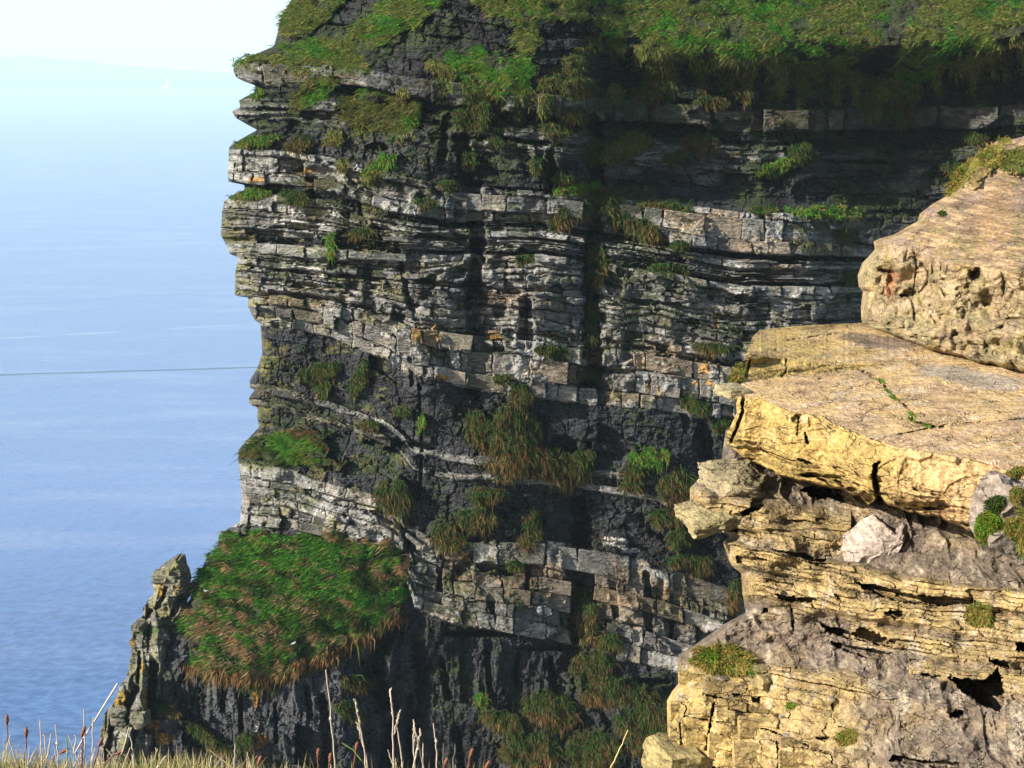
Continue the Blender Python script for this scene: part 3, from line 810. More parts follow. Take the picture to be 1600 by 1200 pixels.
CLIFF = build_cliff_surface()
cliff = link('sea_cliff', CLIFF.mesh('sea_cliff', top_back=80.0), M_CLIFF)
tag(cliff, 'tall grey layered sea cliff with dark shale and pale sandstone beds', kind='structure')


# stones of the blocky beds: chamfered blocks of their own
CH_F = []


def chamfer_block(P8, c):
    """P8[ix][iy][iz] corner points -> 24 vertices, 6 + 12 quads, 8 corners as triangles (all triangles)"""
    cen = P8.reshape(-1, 3).mean(0)
    V = []; idx = {}
    for i in (0, 1):
        for j in (0, 1):
            for k in (0, 1):
                p = P8[i, j, k]
                ax = [P8[1 - i, j, k] - p, P8[i, 1 - j, k] - p, P8[i, j, 1 - k] - p]
                ln = [np.linalg.norm(a) + 1e-6 for a in ax]
                un = [a / l * min(c, 0.3 * l) for a, l in zip(ax, ln)]
                for f in range(3):          # vertex lying in the face of constant axis f
                    idx[(i, j, k, f)] = len(V)
                    V.append(p + sum(un[g] for g in range(3) if g != f))
    F = []
    for f in range(3):
        for s in (0, 1):
            q = []
            for (u, v) in ((0, 0), (1, 0), (1, 1), (0, 1)):
                key = [0, 0, 0]; key[f] = s
                o = [g for g in range(3) if g != f]
                key[o[0]] = u; key[o[1]] = v
                q.append(idx[tuple(key) + (f,)])
            F += [(q[0], q[1], q[2]), (q[0], q[2], q[3])]
    for e in range(3):                       # edges along axis e
        o = [g for g in range(3) if g != e]
        for u in (0, 1):
            for v in (0, 1):
                k0 = [0, 0, 0]; k0[o[0]] = u; k0[o[1]] = v
                k1 = list(k0); k1[e] = 1
                a = idx[tuple(k0) + (o[0],)]; b_ = idx[tuple(k0) + (o[1],)]
                c_ = idx[tuple(k1) + (o[1],)]; d = idx[tuple(k1) + (o[0],)]
                F += [(a, b_, c_), (a, c_, d)]
    for i in (0, 1):
        for j in (0, 1):
            for k in (0, 1):
                F.append((idx[(i, j, k, 0)], idx[(i, j, k, 1)], idx[(i, j, k, 2)]))
    V = np.array(V); F = np.array(F)
    n = np.cross(V[F[:, 1]] - V[F[:, 0]], V[F[:, 2]] - V[F[:, 0]])
    out = ((V[F].mean(1) - cen) * n).sum(1) < 0
    F[out] = F[out][:, ::-1]
    return V, F


def bed_row(x, sv):
    yy = np.arange(-60, 1300, 3.0)
    return float(np.interp(sv, bed_level(np.full(yy.shape, x), yy), yy))


def build_stones():
    r = np.random.default_rng(77)
    lev_x = np.arange(130, 1760, 10.0); yy = np.arange(-60, 1300, 3.0)
    T = bed_level(*np.meshgrid(lev_x, yy))
    def row(x, sv):
        j = int(np.clip((x - 130) / 10, 0, len(lev_x) - 1))
        return float(np.interp(sv, T[:, j], yy))
    cand = []
    for (k, x0, x1, off, sl, tone, warm, typ) in CELLS:
        xm = 0.5 * (x0 + x1)
        ys = [row(x0, BTOP[k]), row(x1, BTOP[k]), row(x0, BBOT[k]), row(x1, BBOT[k])]
        ym = sum(ys) / 4; h = (ys[2] + ys[3] - ys[0] - ys[1]) / 2
        if ym < -20 or ym > 1180 or xm > 1420: continue
        if x0 < float(CLIFF.left(ym)) + 3: continue
        if float(CLIFF.sample(np.array([xm]), np.array([ym]), CLIFF.turf)[0]) > 0.3: continue
        if xm > float(np.interp(ym, [500, 520, 640, 820, 950, 1010, 1180], [1340, 1165, 1140, 1080, 1160, 1070, 1030])) - 4: continue
        if float(fbm(np.array([xm / 80]), np.array([ym / 60]), 3, 51)[0]) > 0.5: continue
        w = x1 - x0
        if w < 7.5 or h < 6.5 or w > 80: continue
        cand.append((w * h, k, x0, x1, ys, off, tone, warm))
    cand.sort(key=lambda q: -q[0])
    rest_V = []; rest_F = []; rest_C = []; nv = 0
    for n, (_, k, x0, x1, ys, off, tone, warm) in enumerate(cand[:900]):
        P8 = np.zeros((2, 2, 2, 3))
        xm = 0.5 * (x0 + x1); ym = sum(ys) / 4
        d0 = float(np.median(CLIFF.sample(np.linspace(x0 + 3, x1 - 3, 7), np.full(7, ym), CLIFF.D)))
        fr = d0 - r.uniform(-0.14, 0.14)
        sk = r.normal(0, 1.3); tilt = r.normal(0, 0.14); lean = r.normal(0, 0.06)
        jx = lambda: r.uniform(-1.3, 1.3)
        for i, x in enumerate((x0 + 0.9, x1 - 0.9)):
            for j in (0, 1):
                y = ys[i + 2 * j] + (0.9 if j == 0 else -0.9)
                ax, ay = x + jx() * 1.6 + sk * (2 * j - 1), y + jx()
                P8[i, 0, j] = world_pt(ax, ay, fr + tilt * (2 * i - 1) + lean * (2 * j - 1) + r.normal(0, 0.05))
                P8[i, 1, j] = world_pt(ax, ay, d0 + 1.3)
        V, F = chamfer_block(P8, r.uniform(0.03, 0.09))
        c = CLIFF.sample(np.linspace(x0 + 2, x1 - 2, 5), np.full(5, ym), CLIFF.C).mean(0)
        c = c * tone ** 0.3
        # stains keep their place on the face
        vx = np.array([x0, x1])
        cc = np.tile(c, (len(V), 1)) * np.exp(r.normal(0, 0.07, (len(V), 1)))
        if n < 300:
            Vc, cen = recentre(V)
            link('stone', make_mesh('stone', Vc, F, cc), M_CLIFF, cliff, cen)
        else:
            rest_V.append(V); rest_F.append(F + nv); rest_C.append(cc); nv += len(V)
    if rest_V:
        o = link('small_stones', make_mesh('small_stones', np.concatenate(rest_V), np.concatenate(rest_F), np.concatenate(rest_C)), M_CLIFF, cliff)
        o['kind'] = 'stuff'
    print('stones', len(cand))


build_stones()

# ------------------------------------------------------------------ sunlit sandstone outcrop on the right
def eln(e, n):
    return np.where(e > 0, e + n, 0.0)


def interp1(x, pts):
    return np.interp(x, [p[0] for p in pts], [p[1] for p in pts])


SLAB_SIL = [(1560, 470), (1480, 488), (1420, 498), (1338, 505), (1262, 508), (1187, 515), (1176, 526), (1171, 538), (1166, 553), (1164, 572), (1157, 581), (1153, 594), (1150, 602), (1149, 610), (1149, 617), (1150, 623), (1151, 645), (1142, 665),
            (1134, 679), (1136, 693), (1150, 705), (1162, 715), (1190, 735), (1230, 748), (1290, 775), (1330, 800), (1400, 830), (1460, 850)]
EDGE = [(1100, 612), (1164, 621), (1190, 623), (1236, 643), (1285, 651), (1330, 675), (1372, 690), (1407, 699), (1442, 704), (1530, 721), (1565, 732), (1640, 752), (1760, 785)]
UNDER = [(1100, 690), (1136, 694), (1162, 713), (1222, 742), (1264, 751), (1320, 763), (1344, 774), (1358, 786), (1374, 770), (1384, 783), (1418, 798), (1470, 806), (1523, 831), (1600, 852), (1760, 890)]
STEP_T = [(1100, 553), (1166, 552), (1229, 562), (1299, 570), (1440, 566), (1470, 562), (1760, 562)]
STEP_B = [(1100, 597), (1166, 596), (1229, 588), (1299, 581), (1380, 572), (1440, 567), (1470, 562), (1760, 562)]
DROP = 5.0


def slab_edge_depth(x):
    return plane_depth(interp1(x, EDGE), DROP)


def build_slab():
    rl = Relief(SLAB_SIL, 1740.0, 490, 900, 1.5)
    X, Y = rl.X, rl.Y
    wob = 1.2 * fbm(X / 26, X * 0 + 1, 2, 201) + 0.9 * fbm(X / 5, X * 0, 2, 202)
    ye = interp1(X, EDGE) + wob
    yb = interp1(X, UNDER) + 2.0 * fbm(X / 9, X * 0 + 4, 3, 203)
    yt = interp1(X, STEP_T) + 0.5 * wob; ys = interp1(X, STEP_B) + 0.15 * wob
    ys = np.maximum(ys, yt + 0.01)
    lower = plane_depth(Y, DROP)
    ds = plane_depth(ys, DROP)
    back_of = 0.55 * np.clip((ys - yt) / 30.0, 0, 1)
    h_up = np.maximum(-rays(800, yt)[2] / rays(800, yt)[1] * (ds + back_of), 0.1)          # height of the upper tread under the eye
    h_up = np.minimum(h_up, DROP)
    rr = rays(800, Y)
    upper = h_up * rr[1] / np.maximum(-rr[2], 1e-3)
    D = np.where(Y > ys, lower, np.where(Y > yt, ds + back_of * np.clip((ys - Y) / (ys - yt), 0, 1), upper))
    de = plane_depth(interp1(X, EDGE), DROP)
    tface = np.clip((Y - ye) / np.maximum(yb - ye, 1), 0, 1.6)
    face = de - 0.03 - 0.18 * np.sin(np.clip(tface, 0, 1) * np.pi * 0.8) + 0.25 * sstep(0.75, 1.0, tface)
    D = np.where(Y > ye, face, D)
    endf = sstep(1166, 1150, X) * (Y > ys)
    D = D + endf * (1166 - X) * 0.018
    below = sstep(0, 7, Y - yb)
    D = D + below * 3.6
    isface = (Y > ye); istop = ~isface
    det = istop * (0.045 * fbm(X / 60, Y / 16, 3, 211) + 0.010 * fbm(X / 26, Y / 4.5, 2, 212))
    # thin sheets of the bedding, slightly terraced, run across the top
    sh = fbm(X / 90 + 0.012 * Y, (Y + 0.12 * X) / 17, 3, 213)
    det = det - istop * 0.022 * np.floor(sh * 5)
    det = det + isface * (0.04 * fbm(X / 40, Y / 30, 3, 214) + 0.09 * (worley(X / 44, Y / 34, 224)[2] - 0.5) * sstep(0.02, 0.12, worley(X / 44, Y / 34, 224)[1]) + 0.016 * fbm(X / 9, Y / 7, 3, 215) + 0.006 * fbm(X / 3, Y / 3, 2, 216))
    # laminae low on the face
    lam = (Y - ye) - 0.0 * X + 2.5 * fbm(X / 40, Y / 16, 2, 217)
    band = sstep(0.55, 0.8, tface)
    det = det + isface * band * (0.14 * (vnoise(X / 60, lam / 4.0, 218) - 0.5) + 0.30 * sstep(0.62, 0.8, vnoise(X / 30, lam / 5.0, 219)))
    det = det + isface * 0.05 * sstep(0.72, 0.85, vnoise(X / 45, lam / 9.0, 220))
    for pl, w, dp in [([(1161, 618), (1160, 645), (1152, 668), (1142, 690)], 3.0, 0.55), ([(1368, 728), (1366, 745), (1371, 775)], 4.5, 1.2), ([(1374, 722), (1366, 732)], 2, 0.3), ([(1228, 563), (1229, 578), (1222, 588)], 1.6, 0.15), ([(1172, 562), (1166, 590)], 2.0, 0.2), ([(1538, 745), (1545, 800)], 2.2, 0.2), ([(1248, 650), (1246, 680)], 2, 0.1), ([(1258, 676), (1262, 692)], 2, 0.2),
                      ([(1340, 577), (1372, 592), (1390, 612), (1412, 632), (1428, 645), (1424, 658), (1460, 667), (1475, 668)], 1.6, 0.16), ([(1400, 680), (1480, 664), (1600, 655)], 1.2, 0.10), ([(1230, 532), (1300, 522)], 1.2, 0.10), ([(1322, 610), (1365, 598)], 1.2, 0.08), ([(1210, 611), (1240, 607)], 1.0, 0.05)]:
        d = poly_dist(X, Y, pl, w) + 1.2 * fbm(X / 6, Y / 6, 2, 222)
        det = det + dp * sstep(w, w * 0.3, d)
    for cx, cy, rx, ry, dp in [(1352, 778, 16, 12, 1.0), (1248, 655, 14, 9, 0.12), (1268, 742, 20, 5, 0.4), (1330, 765, 14, 5, 0.4), (1300, 745, 22, 4, 0.35), (1440, 795, 30, 4, 0.3)]:
        det = det + dp * sstep(0.1, 0.4, eln(ell(X, Y, cx, cy, rx, ry), 0.15 * fbm(X / 7, Y / 5, 2, 223)))
    rl.D = D + det
    # colours
    C = np.zeros(X.shape + (3,)) + np.array((0.50, 0.375, 0.22))
    pink = sstep(0.0, 0.5, fbm(X / 70, (Y + 0.1 * X) / 14, 3, 231) + 0.1) * istop
    C = mixc(C, (0.46, 0.335, 0.25), pink * 0.8)
    C = mixc(C, (0.52, 0.43, 0.34), istop * sstep(0.3, 0.6, fbm(X / 40, (Y + .15 * X) / 6, 3, 232)))
    C = mixc(C, (0.34, 0.25, 0.19), istop * 0.6 * sstep(0.3, 0.6, fbm(X / 26, (Y + .15 * X) / 4, 3, 233)))
    ylo = istop * sstep(1480, 1190, X + 1.2 * (Y - 520) * 0) * sstep(612, 560, Y)
    C = mixc(C, (0.47, 0.365, 0.155), ylo * (0.55 + 0.45 * sstep(-0.3, 0.4, fbm(X / 30, Y / 9, 3, 234))))
    lich = ((Y > yt) & (Y < ys)) | isface
    C = mixc(C, (0.37, 0.295, 0.115), lich * sstep(1520, 1330, X + 40 * fbm(X / 40, Y / 40, 2, 236)) * (0.75 + 0.25 * fbm(X / 22, Y / 22, 3, 235)))
    C = mixc(C, (0.33, 0.25, 0.10), lich * 0.8 * sstep(0.15, 0.55, fbm(X / 24, Y / 20, 4, 237)))
    C = mixc(C, (0.47, 0.36, 0.22), isface * sstep(1360, 1480, X) * 0.8)
    C = mixc(C, (0.27, 0.16, 0.09), isface * sstep(1400, 1460, X) * 0.6 * sstep(0.1, 0.6, fbm(X / 8, Y / 40, 3, 238)))
    C = mixc(C, (0.20, 0.16, 0.14), istop * sstep(0.1, 0.35, eln(ell(X, Y, 1370, 533, 75, 13, 6), 0.25 * fbm(X / 12, Y / 5, 3, 239))) * 0.9)
    C = mixc(C, (0.33, 0.31, 0.31), istop * sstep(0.1, 0.5, eln(ell(X, Y, 1520, 590, 120, 18, 10), 0.2 * fbm(X / 20, Y / 8, 3, 240))) * 0.8)
    C = mixc(C, (0.62, 0.50, 0.33), sstep(0.2, 0.5, ell(X, Y, 1256, 655, 12, 9)))
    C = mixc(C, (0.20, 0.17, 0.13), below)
    rl.C = np.clip(C * np.array((0.90, 0.80, 0.62)), 0.02, 0.6)
    return rl


SLAB = build_slab()
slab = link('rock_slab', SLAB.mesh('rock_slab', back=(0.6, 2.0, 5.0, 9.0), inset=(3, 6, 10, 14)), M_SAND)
tag(slab, 'thick flat topped sandstone slab jutting out over the cliff, yellow on its front', 'rock slab')

# ---- knoll behind the slab
KN_SIL = [(1640, 190), (1597, 214), (1575, 219), (1561, 219), (1540, 230), (1523, 242), (1510, 268), (1496, 289), (1480, 306), (1458, 318), (1437, 334), (1434, 345), (1415, 356), (1396, 367), (1380, 371), (1365, 377), (1367, 390), (1356, 402), (1347, 411), (1340, 431), (1342, 448), (1348, 456), (1345, 480), (1346, 500), (1352, 512),
          (1380, 522), (1410, 534), (1450, 552), (1500, 566), (1560, 580), (1640, 600)]
KN_BASE = [(1300, 500), (1346, 506), (1400, 524), (1450, 541), (1500, 553), (1560, 566), (1640, 585), (1760, 610)]
KN_BROW = [(1330, 372), (1365, 378), (1420, 392), (1480, 412), (1530, 420), (1640, 430), (1760, 440)]


def build_knoll():
    rl = Relief(KN_SIL, 1740.0, 205, 612, 1.5)
    X, Y = rl.X, rl.Y
    yb = interp1(X, KN_BASE)
    ybr = interp1(X, KN_BROW) + 8 * fbm(X / 110, X * 0, 2, 302)
    db = plane_depth(yb, DROP - 0.1)
    yb = yb + 3 * fbm(X / 16, Y * 0, 3, 301)
    up = np.maximum(yb - Y, 0)
    bh = np.maximum(interp1(X, KN_BASE) - ybr, 1); up = np.maximum(interp1(X, KN_BASE) - Y, 0)
    lowpart = np.minimum(up, bh); hi = np.maximum(ybr - Y, 0)
    D = db + 0.006 * lowpart + 0.034 * hi + 0.00003 * hi ** 2
    D = D - 0.02 * np.maximum(Y - yb, 0) * 0 + sstep(0, 20, Y - yb) * 1.5
    D = D + 1.6 * np.exp(-(X - rl.xs[:, None]) / 9.0)
    lowm = sstep(-14, 24, Y - ybr)
    det = 0.34 * fbm(X / 72, Y / 58, 2, 311) + lowm * (0.12 * fbm(X / 26, Y / 22, 3, 312) + 0.024 * fbm(X / 8, Y / 7, 3, 313)) + 0.008 * fbm(X / 3, Y / 3, 2, 314)
    f1, f21, cid = worley(X / 60 + 0.25 * fbm(X / 20, Y / 20, 2, 318), Y / 55 + 0.2 * fbm(X / 20, Y / 20, 2, 319), 320)
    det = det + lowm * (0.10 * np.exp(-(f21 / 0.08) ** 2) * sstep(-0.2, 0.3, fbm(X / 30, Y / 30, 2, 322)) + 0.46 * (f1 - 0.4) + 0.08 * (worley(X / 22, Y / 20 + 0.2 * fbm(X / 10, Y / 10, 2, 324), 325)[0] - 0.4))
    det = det + (1 - lowm) * (0.03 * fbm(X / 14, Y / 6, 3, 315))
    for cx, cy, rx, ry, dp, a in [(1384, 424, 16, 5, 0.9, 6), (1392, 434, 9, 26, 0.55, 8), (1420, 459, 14, 10, 0.9, 0), (1524, 430, 14, 13, 0.9, -30), (1545, 470, 10, 16, 0.5, 30), (1492, 528, 10, 16, 0.8, 10), (1452, 530, 40, 6, 0.5, 8), (1350, 456, 14, 5, 0.6, 0), (1513, 460, 26, 22, 0.45, 40), (1360, 505, 18, 5, 0.4, 10), (1585, 500, 22, 6, 0.4, 0), (1565, 512, 10, 6, 0.4, 0)]:
        det = det + 0.42 * dp * sstep(0.0, 0.75, eln(ell(X, Y, cx, cy, rx, ry, a), 0.3 * fbm(X / 8, Y / 6, 3, 316)))
    det = det + 0.12 * sstep(2.6, 0.6, poly_dist(X, Y, [(1428, 385), (1432, 420), (1426, 470), (1430, 500)], 3) + 1.5 * fbm(X / 8, Y / 8, 2, 317)) * lowm
    # base course of small ledges
    bs = sstep(34, 8, yb - Y)
    det = det - bs * (0.25 + 0.22 * np.floor(3 * vnoise(X / 34, (Y - yb) / 9.0, 321)) / 3)
    rl.D = D + det
    C = np.zeros(X.shape + (3,)) + np.array((0.36, 0.29, 0.20))
    C = mixc(C, (0.35, 0.31, 0.20), lowm * sstep(-0.2, 0.4, fbm(X / 40, Y / 40, 3, 331)))
    C = mixc(C, (0.24, 0.21, 0.13), lowm * 0.8 * sstep(0.1, 0.5, fbm(X / 20, Y / 18, 4, 340)))
    C = mixc(C, (0.43, 0.36, 0.26), lowm * sstep(0.2, 0.6, fbm(X / 16, Y / 14, 3, 332)))
    C = mixc(C, (0.37, 0.285, 0.19), (1 - lowm) * 0.9)
    stk = fbm((X + 1.6 * Y) / 30, (Y - 0.25 * X) / 3.2, 3, 333)
    C = mixc(C, (0.58, 0.42, 0.27), (1 - lowm) * sstep(0.2, 0.5, stk))
    C = mixc(C, (0.34, 0.27, 0.26), (1 - lowm) * 0.7 * sstep(0.0, 0.5, fbm(X / 40, Y / 24, 3, 341)))
    C = mixc(C, (0.24, 0.16, 0.11), (1 - lowm) * sstep(0.25, 0.6, -stk) * 0.8)
    C = mixc(C, (0.40, 0.24, 0.12), (1 - lowm) * 0.35 * sstep(0.1, 0.5, eln(ell(X, Y, 1560, 340, 50, 70, 20), 0.3 * fbm(X / 18, Y / 8, 3, 334))))
    C = mixc(C, (0.36, 0.15, 0.07), 0.75 * sstep(0.05, 0.5, eln(ell(X, Y, 1393, 442, 14, 30, 8), 0.5 * fbm(X / 5, Y / 5, 3, 335))))
    C = mixc(C, (0.30, 0.25, 0.10), sstep(0.2, 0.6, fbm(X / 18, Y / 18, 4, 336)) * 0.5)
    tur = sstep(0.05, 0.3, eln(ell(X, Y, 1530, 262, 54, 26, -38), 0.25 * fbm(X / 14, Y / 14, 3, 337)))
    tur = np.maximum(tur, sstep(0.05, 0.3, eln(ell(X, Y, 1600, 255, 34, 28, 0), 0.25 * fbm(X / 14, Y / 14, 3, 338))))
    C = mixc(C, (0.20, 0.16, 0.05), tur * 0.85)
    rl.D = rl.D - 0.25 * tur + tur * 0.12 * fbm(X / 6, Y / 5, 2, 339)
    rl.C = np.clip(C * np.array((0.72, 0.65, 0.53)), 0.02, 0.55)
    rl.turf = tur
    return rl


KNOLL = build_knoll()
knoll = link('rock_knoll', KNOLL.mesh('rock_knoll', back=(0.8, 2.5, 6.0, 12.0), inset=(3, 7, 12, 18), top_back=14.0), M_SAND)
tag(knoll, 'lumpy tan rock knoll rising behind the flat slab, red stain in a hollow', 'rock')

# ---- rock face and scree under the slab
FC_SIL = [(1136, 660), (1130, 700), (1127, 722), (1108, 735), (1092, 748), (1078, 763), (1078, 782), (1092, 791), (1082, 806), (1073, 818), (1089, 826), (1132, 830), (1140, 838), (1130, 848), (1136, 868), (1143, 884), (1158, 896), (1160, 925), (1165, 957),
          (1130, 976), (1092, 1003), (1058, 1027), (1060, 1068), (1050, 1080), (1042, 1095), (1043, 1160), (1034, 1172), (1022, 1178), (1020, 1210), (1030, 1300)]
FXS = [1000, 1080, 1160, 1220, 1300, 1400, 1500, 1600, 1760]
FROWS = [
    (640, [23, 23, 23, 23, 23, 22.5, 21.5, 20.5, 19]),
    (720, [22.2, 22.0, 21.9, 22.2, 22.4, 22, 21, 20, 18]),
    (760, [21.6, 21.2, 21.2, 21.5, 21.6, 21.2, 20.4, 19.4, 17]),
    (830, [21.3, 20.9, 20.7, 20.5, 20.3, 19.8, 19.0, 18.0, 16]),
    (890, [21.0, 20.7, 20.3, 19.9, 19.5, 19.0, 18.2, 17.2, 15.4]),
    (960, [21.0, 20.6, 20.2, 19.7, 19.2, 18.4, 17.5, 16.6, 15.0]),
    (1020, [20.0, 19.8, 19.7, 19.3, 18.8, 17.9, 16.9, 16.0, 14.6]),
    (1070, [19.3, 19.2, 19.0, 18.6, 18.0, 17.0, 16.2, 15.4, 14.0]),
    (1140, [19.0, 18.8, 18.5, 18.0, 17.2, 16.2, 15.4, 14.6, 13.4]),
    (1210, [18.9, 18.6, 18.2, 17.6, 16.6, 15.5, 14.6, 13.9, 12.8]),
    (1320, [18.6, 18.2, 17.6, 17.0, 15.8, 14.6, 13.8, 13.0, 12.0]),
]
FCAVES = [  # hollows under the harder ledges: outline in photo pixels, depth
    ([(1190, 770), (1192, 790), (1180, 800), (1160, 808), (1150, 830), (1134, 830), (1138, 808), (1168, 796), (1178, 778)], 1.6),
    ([(1250, 762), (1300, 764), (1320, 776), (1322, 786), (1300, 780), (1268, 776)], 1.2),
    ([(1335, 909), (1370, 914), (1420, 928), (1470, 932), (1524, 936), (1524, 944), (1470, 946), (1420, 942), (1385, 934), (1352, 922)], 0.9),
    ([(1212, 930), (1240, 932), (1278, 936), (1266, 941), (1238, 942), (1220, 938)], 0.6),
    ([(1280, 972), (1300, 980), (1325, 984), (1330, 992), (1345, 980), (1370, 990), (1400, 1004), (1396, 1012), (1362, 1004), (1338, 1000), (1316, 996), (1290, 986)], 0.8),
    ([(1290, 1000), (1330, 1008), (1390, 1020), (1388, 1028), (1350, 1026), (1310, 1014)], 0.5),
    ([(1480, 1058), (1540, 1062), (1556, 1046), (1566, 1060), (1568, 1090), (1564, 1112), (1540, 1104), (1510, 1086)], 1.6),
    ([(1545, 1030), (1576, 1032), (1578, 1044), (1552, 1040)], 0.9), ([(1588, 1004), (1600, 1004), (1620, 1020), (1590, 1018)], 0.9),
    ([(1480, 1112), (1506, 1112), (1500, 1122), (1486, 1120)], 0.4), ([(1200, 858), (1250, 862), (1280, 876), (1240, 872)], 0.5), ([(1262, 876), (1290, 872), (1292, 882), (1276, 884)], 0.5),
    ([(1172, 1088), (1182, 1090), (1190, 1088), (1188, 1098), (1178, 1098)], 0.35), ([(1140, 1080), (1160, 1086), (1150, 1088)], 0.3), ([(1440, 1052), (1480, 1058), (1440, 1057)], 0.4),
    ([(1064, 1188), (1100, 1196), (1150, 1206), (1150, 1230), (1060, 1230)], 1.2), ([(1190, 950), (1198, 950), (1200, 958), (1190, 960)], 0.5),
    ([(1396, 1180), (1440, 1186), (1500, 1192), (1500, 1200), (1440, 1196), (1390, 1188)], 0.4), ([(1276, 1150), (1296, 1152), (1290, 1158), (1278, 1156)], 0.3), ([(1390, 952), (1420, 960), (1400, 968), (1380, 958)], 0.5),
    ([(1150, 868), (1196, 872), (1196, 882), (1170, 886), (1154, 880)], 0.35)]


def build_face():
    rl = Relief(FC_SIL, 1740.0, 672, 1290, 1.5)
    X, Y = rl.X, rl.Y
    base = table(X, Y, FXS, [r[0] for r in FROWS], [r[1] for r in FROWS], 16)
    base = base + 0.9 * np.exp(-(X - rl.xs[:, None]) / 8.0)
    s = Y - interp1(X, [(1000, -4), (1100, 0), (1200, 14), (1300, 34), (1400, 52), (1500, 68), (1600, 80), (1760, 100)]) + 5 * fbm(X / 60, Y / 40, 3, 401)
    # harder ledges (flaggy) and soft scree between
    hard = np.maximum.reduce([ell(s, X * 0, 800, 0, 46, 10) * 1.6 * (X < 1330), sstep(0, 1, ell(s, X * 0, 862, 0, 26, 10) * 2) * 1.0, ell(s, X * 0, 905, 0, 30, 10) * 1.8 * sstep(1120, 1160, X),
                              ell(s, X * 0, 945, 0, 26, 10) * 1.7 * (X > 1330), ell(s, X * 0, 985, 0, 24, 10) * 1.4 * (X > 1420), sstep(1035, 1062, s + 0.12 * (X - 1050)) * sstep(1420, 1250, X) * 1.2])
    hard = np.clip(hard + 0.35 * fbm(X / 50, Y / 30, 3, 402), 0, 1)
    fl = s + np.where(s > 1040, 1.0, 2.0) * fbm(X / 34, Y / 18, 2, 403)
    th = np.where(s > 1040, 22.0, 7.5)
    bi = np.floor(fl / th); bt = fl / th - bi
    off = _hash(bi, bi * 0 + 3, 404) - 0.5
    seg = np.floor((X + 40 * off + 6 * fbm(Y / 9, X / 40, 2, 405)) / (np.where(s > 1040, 64.0, 46.0) * (0.7 + 0.6 * _hash(bi, bi * 0 + 7, 406))))
    segoff = _hash(seg, bi, 407) - 0.5
    det = -hard * (0.34 + 0.22 * off + 0.20 * segoff) * np.where(s > 1040, 0.30, 0.72)
    edge = np.minimum(bt, 1 - bt) * th
    seg_x = (X + 40 * off + 6 * fbm(Y / 9, X / 40, 2, 405)) / (np.where(s > 1040, 64.0, 46.0) * (0.7 + 0.6 * _hash(bi, bi * 0 + 7, 406)))
    ex = np.minimum(seg_x - seg, 1 - seg_x + seg) * 50
    det = det + hard * (0.055 * np.exp(-(edge / 1.0) ** 2) * sstep(0.2, 0.7, fbm(X / 34, Y / 8, 2, 408)) + 0.09 * np.exp(-(ex / 1.1) ** 2) * (_hash(seg, bi, 409) > 0.72))
    soft = 1 - hard
    det = det + 0.22 * fbm(X / 70, Y / 50, 3, 411) + soft * (0.050 * fbm(X / 24, Y / 17, 3, 412) + 0.018 * fbm(X / 7, Y / 5.5, 3, 413)) + 0.007 * fbm(X / 2.6, Y / 2.4, 2, 414)
    rill = ridged((X - 0.35 * Y) / 26 + 0.5 * fbm(X / 40, Y / 40, 2, 415), Y / 160, 2, 416)
    det = det + soft * 0.10 * (0.5 - rill)
    f1, f21, cid = worley(X / 10, Y / 7 + 0.2 * fbm(X / 8, Y / 8, 2, 417), 418)
    det = det + soft * 0.06 * (cid - 0.5) * sstep(0.0, 0.4, fbm(X / 34, Y / 30, 2, 419))
    for pl, dp in FCAVES:
        xs_ = [q[0] for q in pl]; ys_ = [q[1] for q in pl]
        m = near(X, Y, min(xs_) - 8, max(xs_) + 8, min(ys_) - 8, max(ys_) + 8)
        wx = X[m] + 3.5 * fbm(X[m] / 9, Y[m] / 6, 3, 421); wy = Y[m] + 2.5 * fbm(X[m] / 9, Y[m] / 6, 3, 422)
        det[m] += 0.7 * dp * in_poly(wx, wy, pl)
    for pl, w, dp in [([(1115, 1100), (1108, 1140), (1104, 1170)], 2.2, 0.4), ([(1062, 1130), (1066, 1180)], 2, 0.3), ([(1070, 1120), (1200, 1140), (1300, 1180)], 1.4, 0.2), ([(1100, 1085), (1160, 1100), (1230, 1122)], 1.6, 0.25), ([(1214, 1160), (1218, 1200)], 1.6, 0.25), ([(1236, 945), (1240, 985)], 1.6, 0.25)]:
        d = poly_dist(X, Y, pl, w) + 1.2 * fbm(X / 6, Y / 6, 2, 423)
        det = det + dp * sstep(w, w * 0.3, d)
    rl.D = base + det
    C = np.zeros(X.shape + (3,)) + np.array((0.215, 0.183, 0.162))
    C = mixc(C, (0.33, 0.27, 0.18), np.clip(sstep(-0.1, 0.5, fbm(X / 46, Y / 34, 4, 431)) * (0.25 + hard), 0, 0.85))
    C = mixc(C, (0.50, 0.395, 0.185), hard * (0.75 + 0.25 * segoff))
    C = mixc(C, (0.52, 0.41, 0.175), sstep(1250, 1120, X) * sstep(1010, 1060, Y) * 0.85)
    C = mixc(C, (0.17, 0.145, 0.13), soft * sstep(0.05, 0.5, fbm(X / 60, Y / 40, 3, 432)) * 0.8)
    C = mixc(C, (0.30, 0.23, 0.12), hard * sstep(0.1, 0.5, fbm(X / 14, Y / 8, 3, 433)) * 0.7)
    C = mixc(C, (0.50, 0.46, 0.40), sstep(0.05, 0.35, np.maximum.reduce([ell(X, Y, 1500, 955, 10, 22, 10), ell(X, Y, 1430, 1020, 14, 40, -20), ell(X, Y, 1412, 1095, 16, 26, 0), ell(X, Y, 1590, 1140, 16, 60, 0), ell(X, Y, 1370, 1070, 20, 14, 0)]) + 0.3 * fbm(X / 10, Y / 16, 3, 434)) * 0.7)
    C = C * (1 + soft * 0.3 * (cid - 0.5))[..., None]
    rl.C = np.clip(C * np.array((0.66, 0.595, 0.50)), 0.02, 0.55)
    return rl


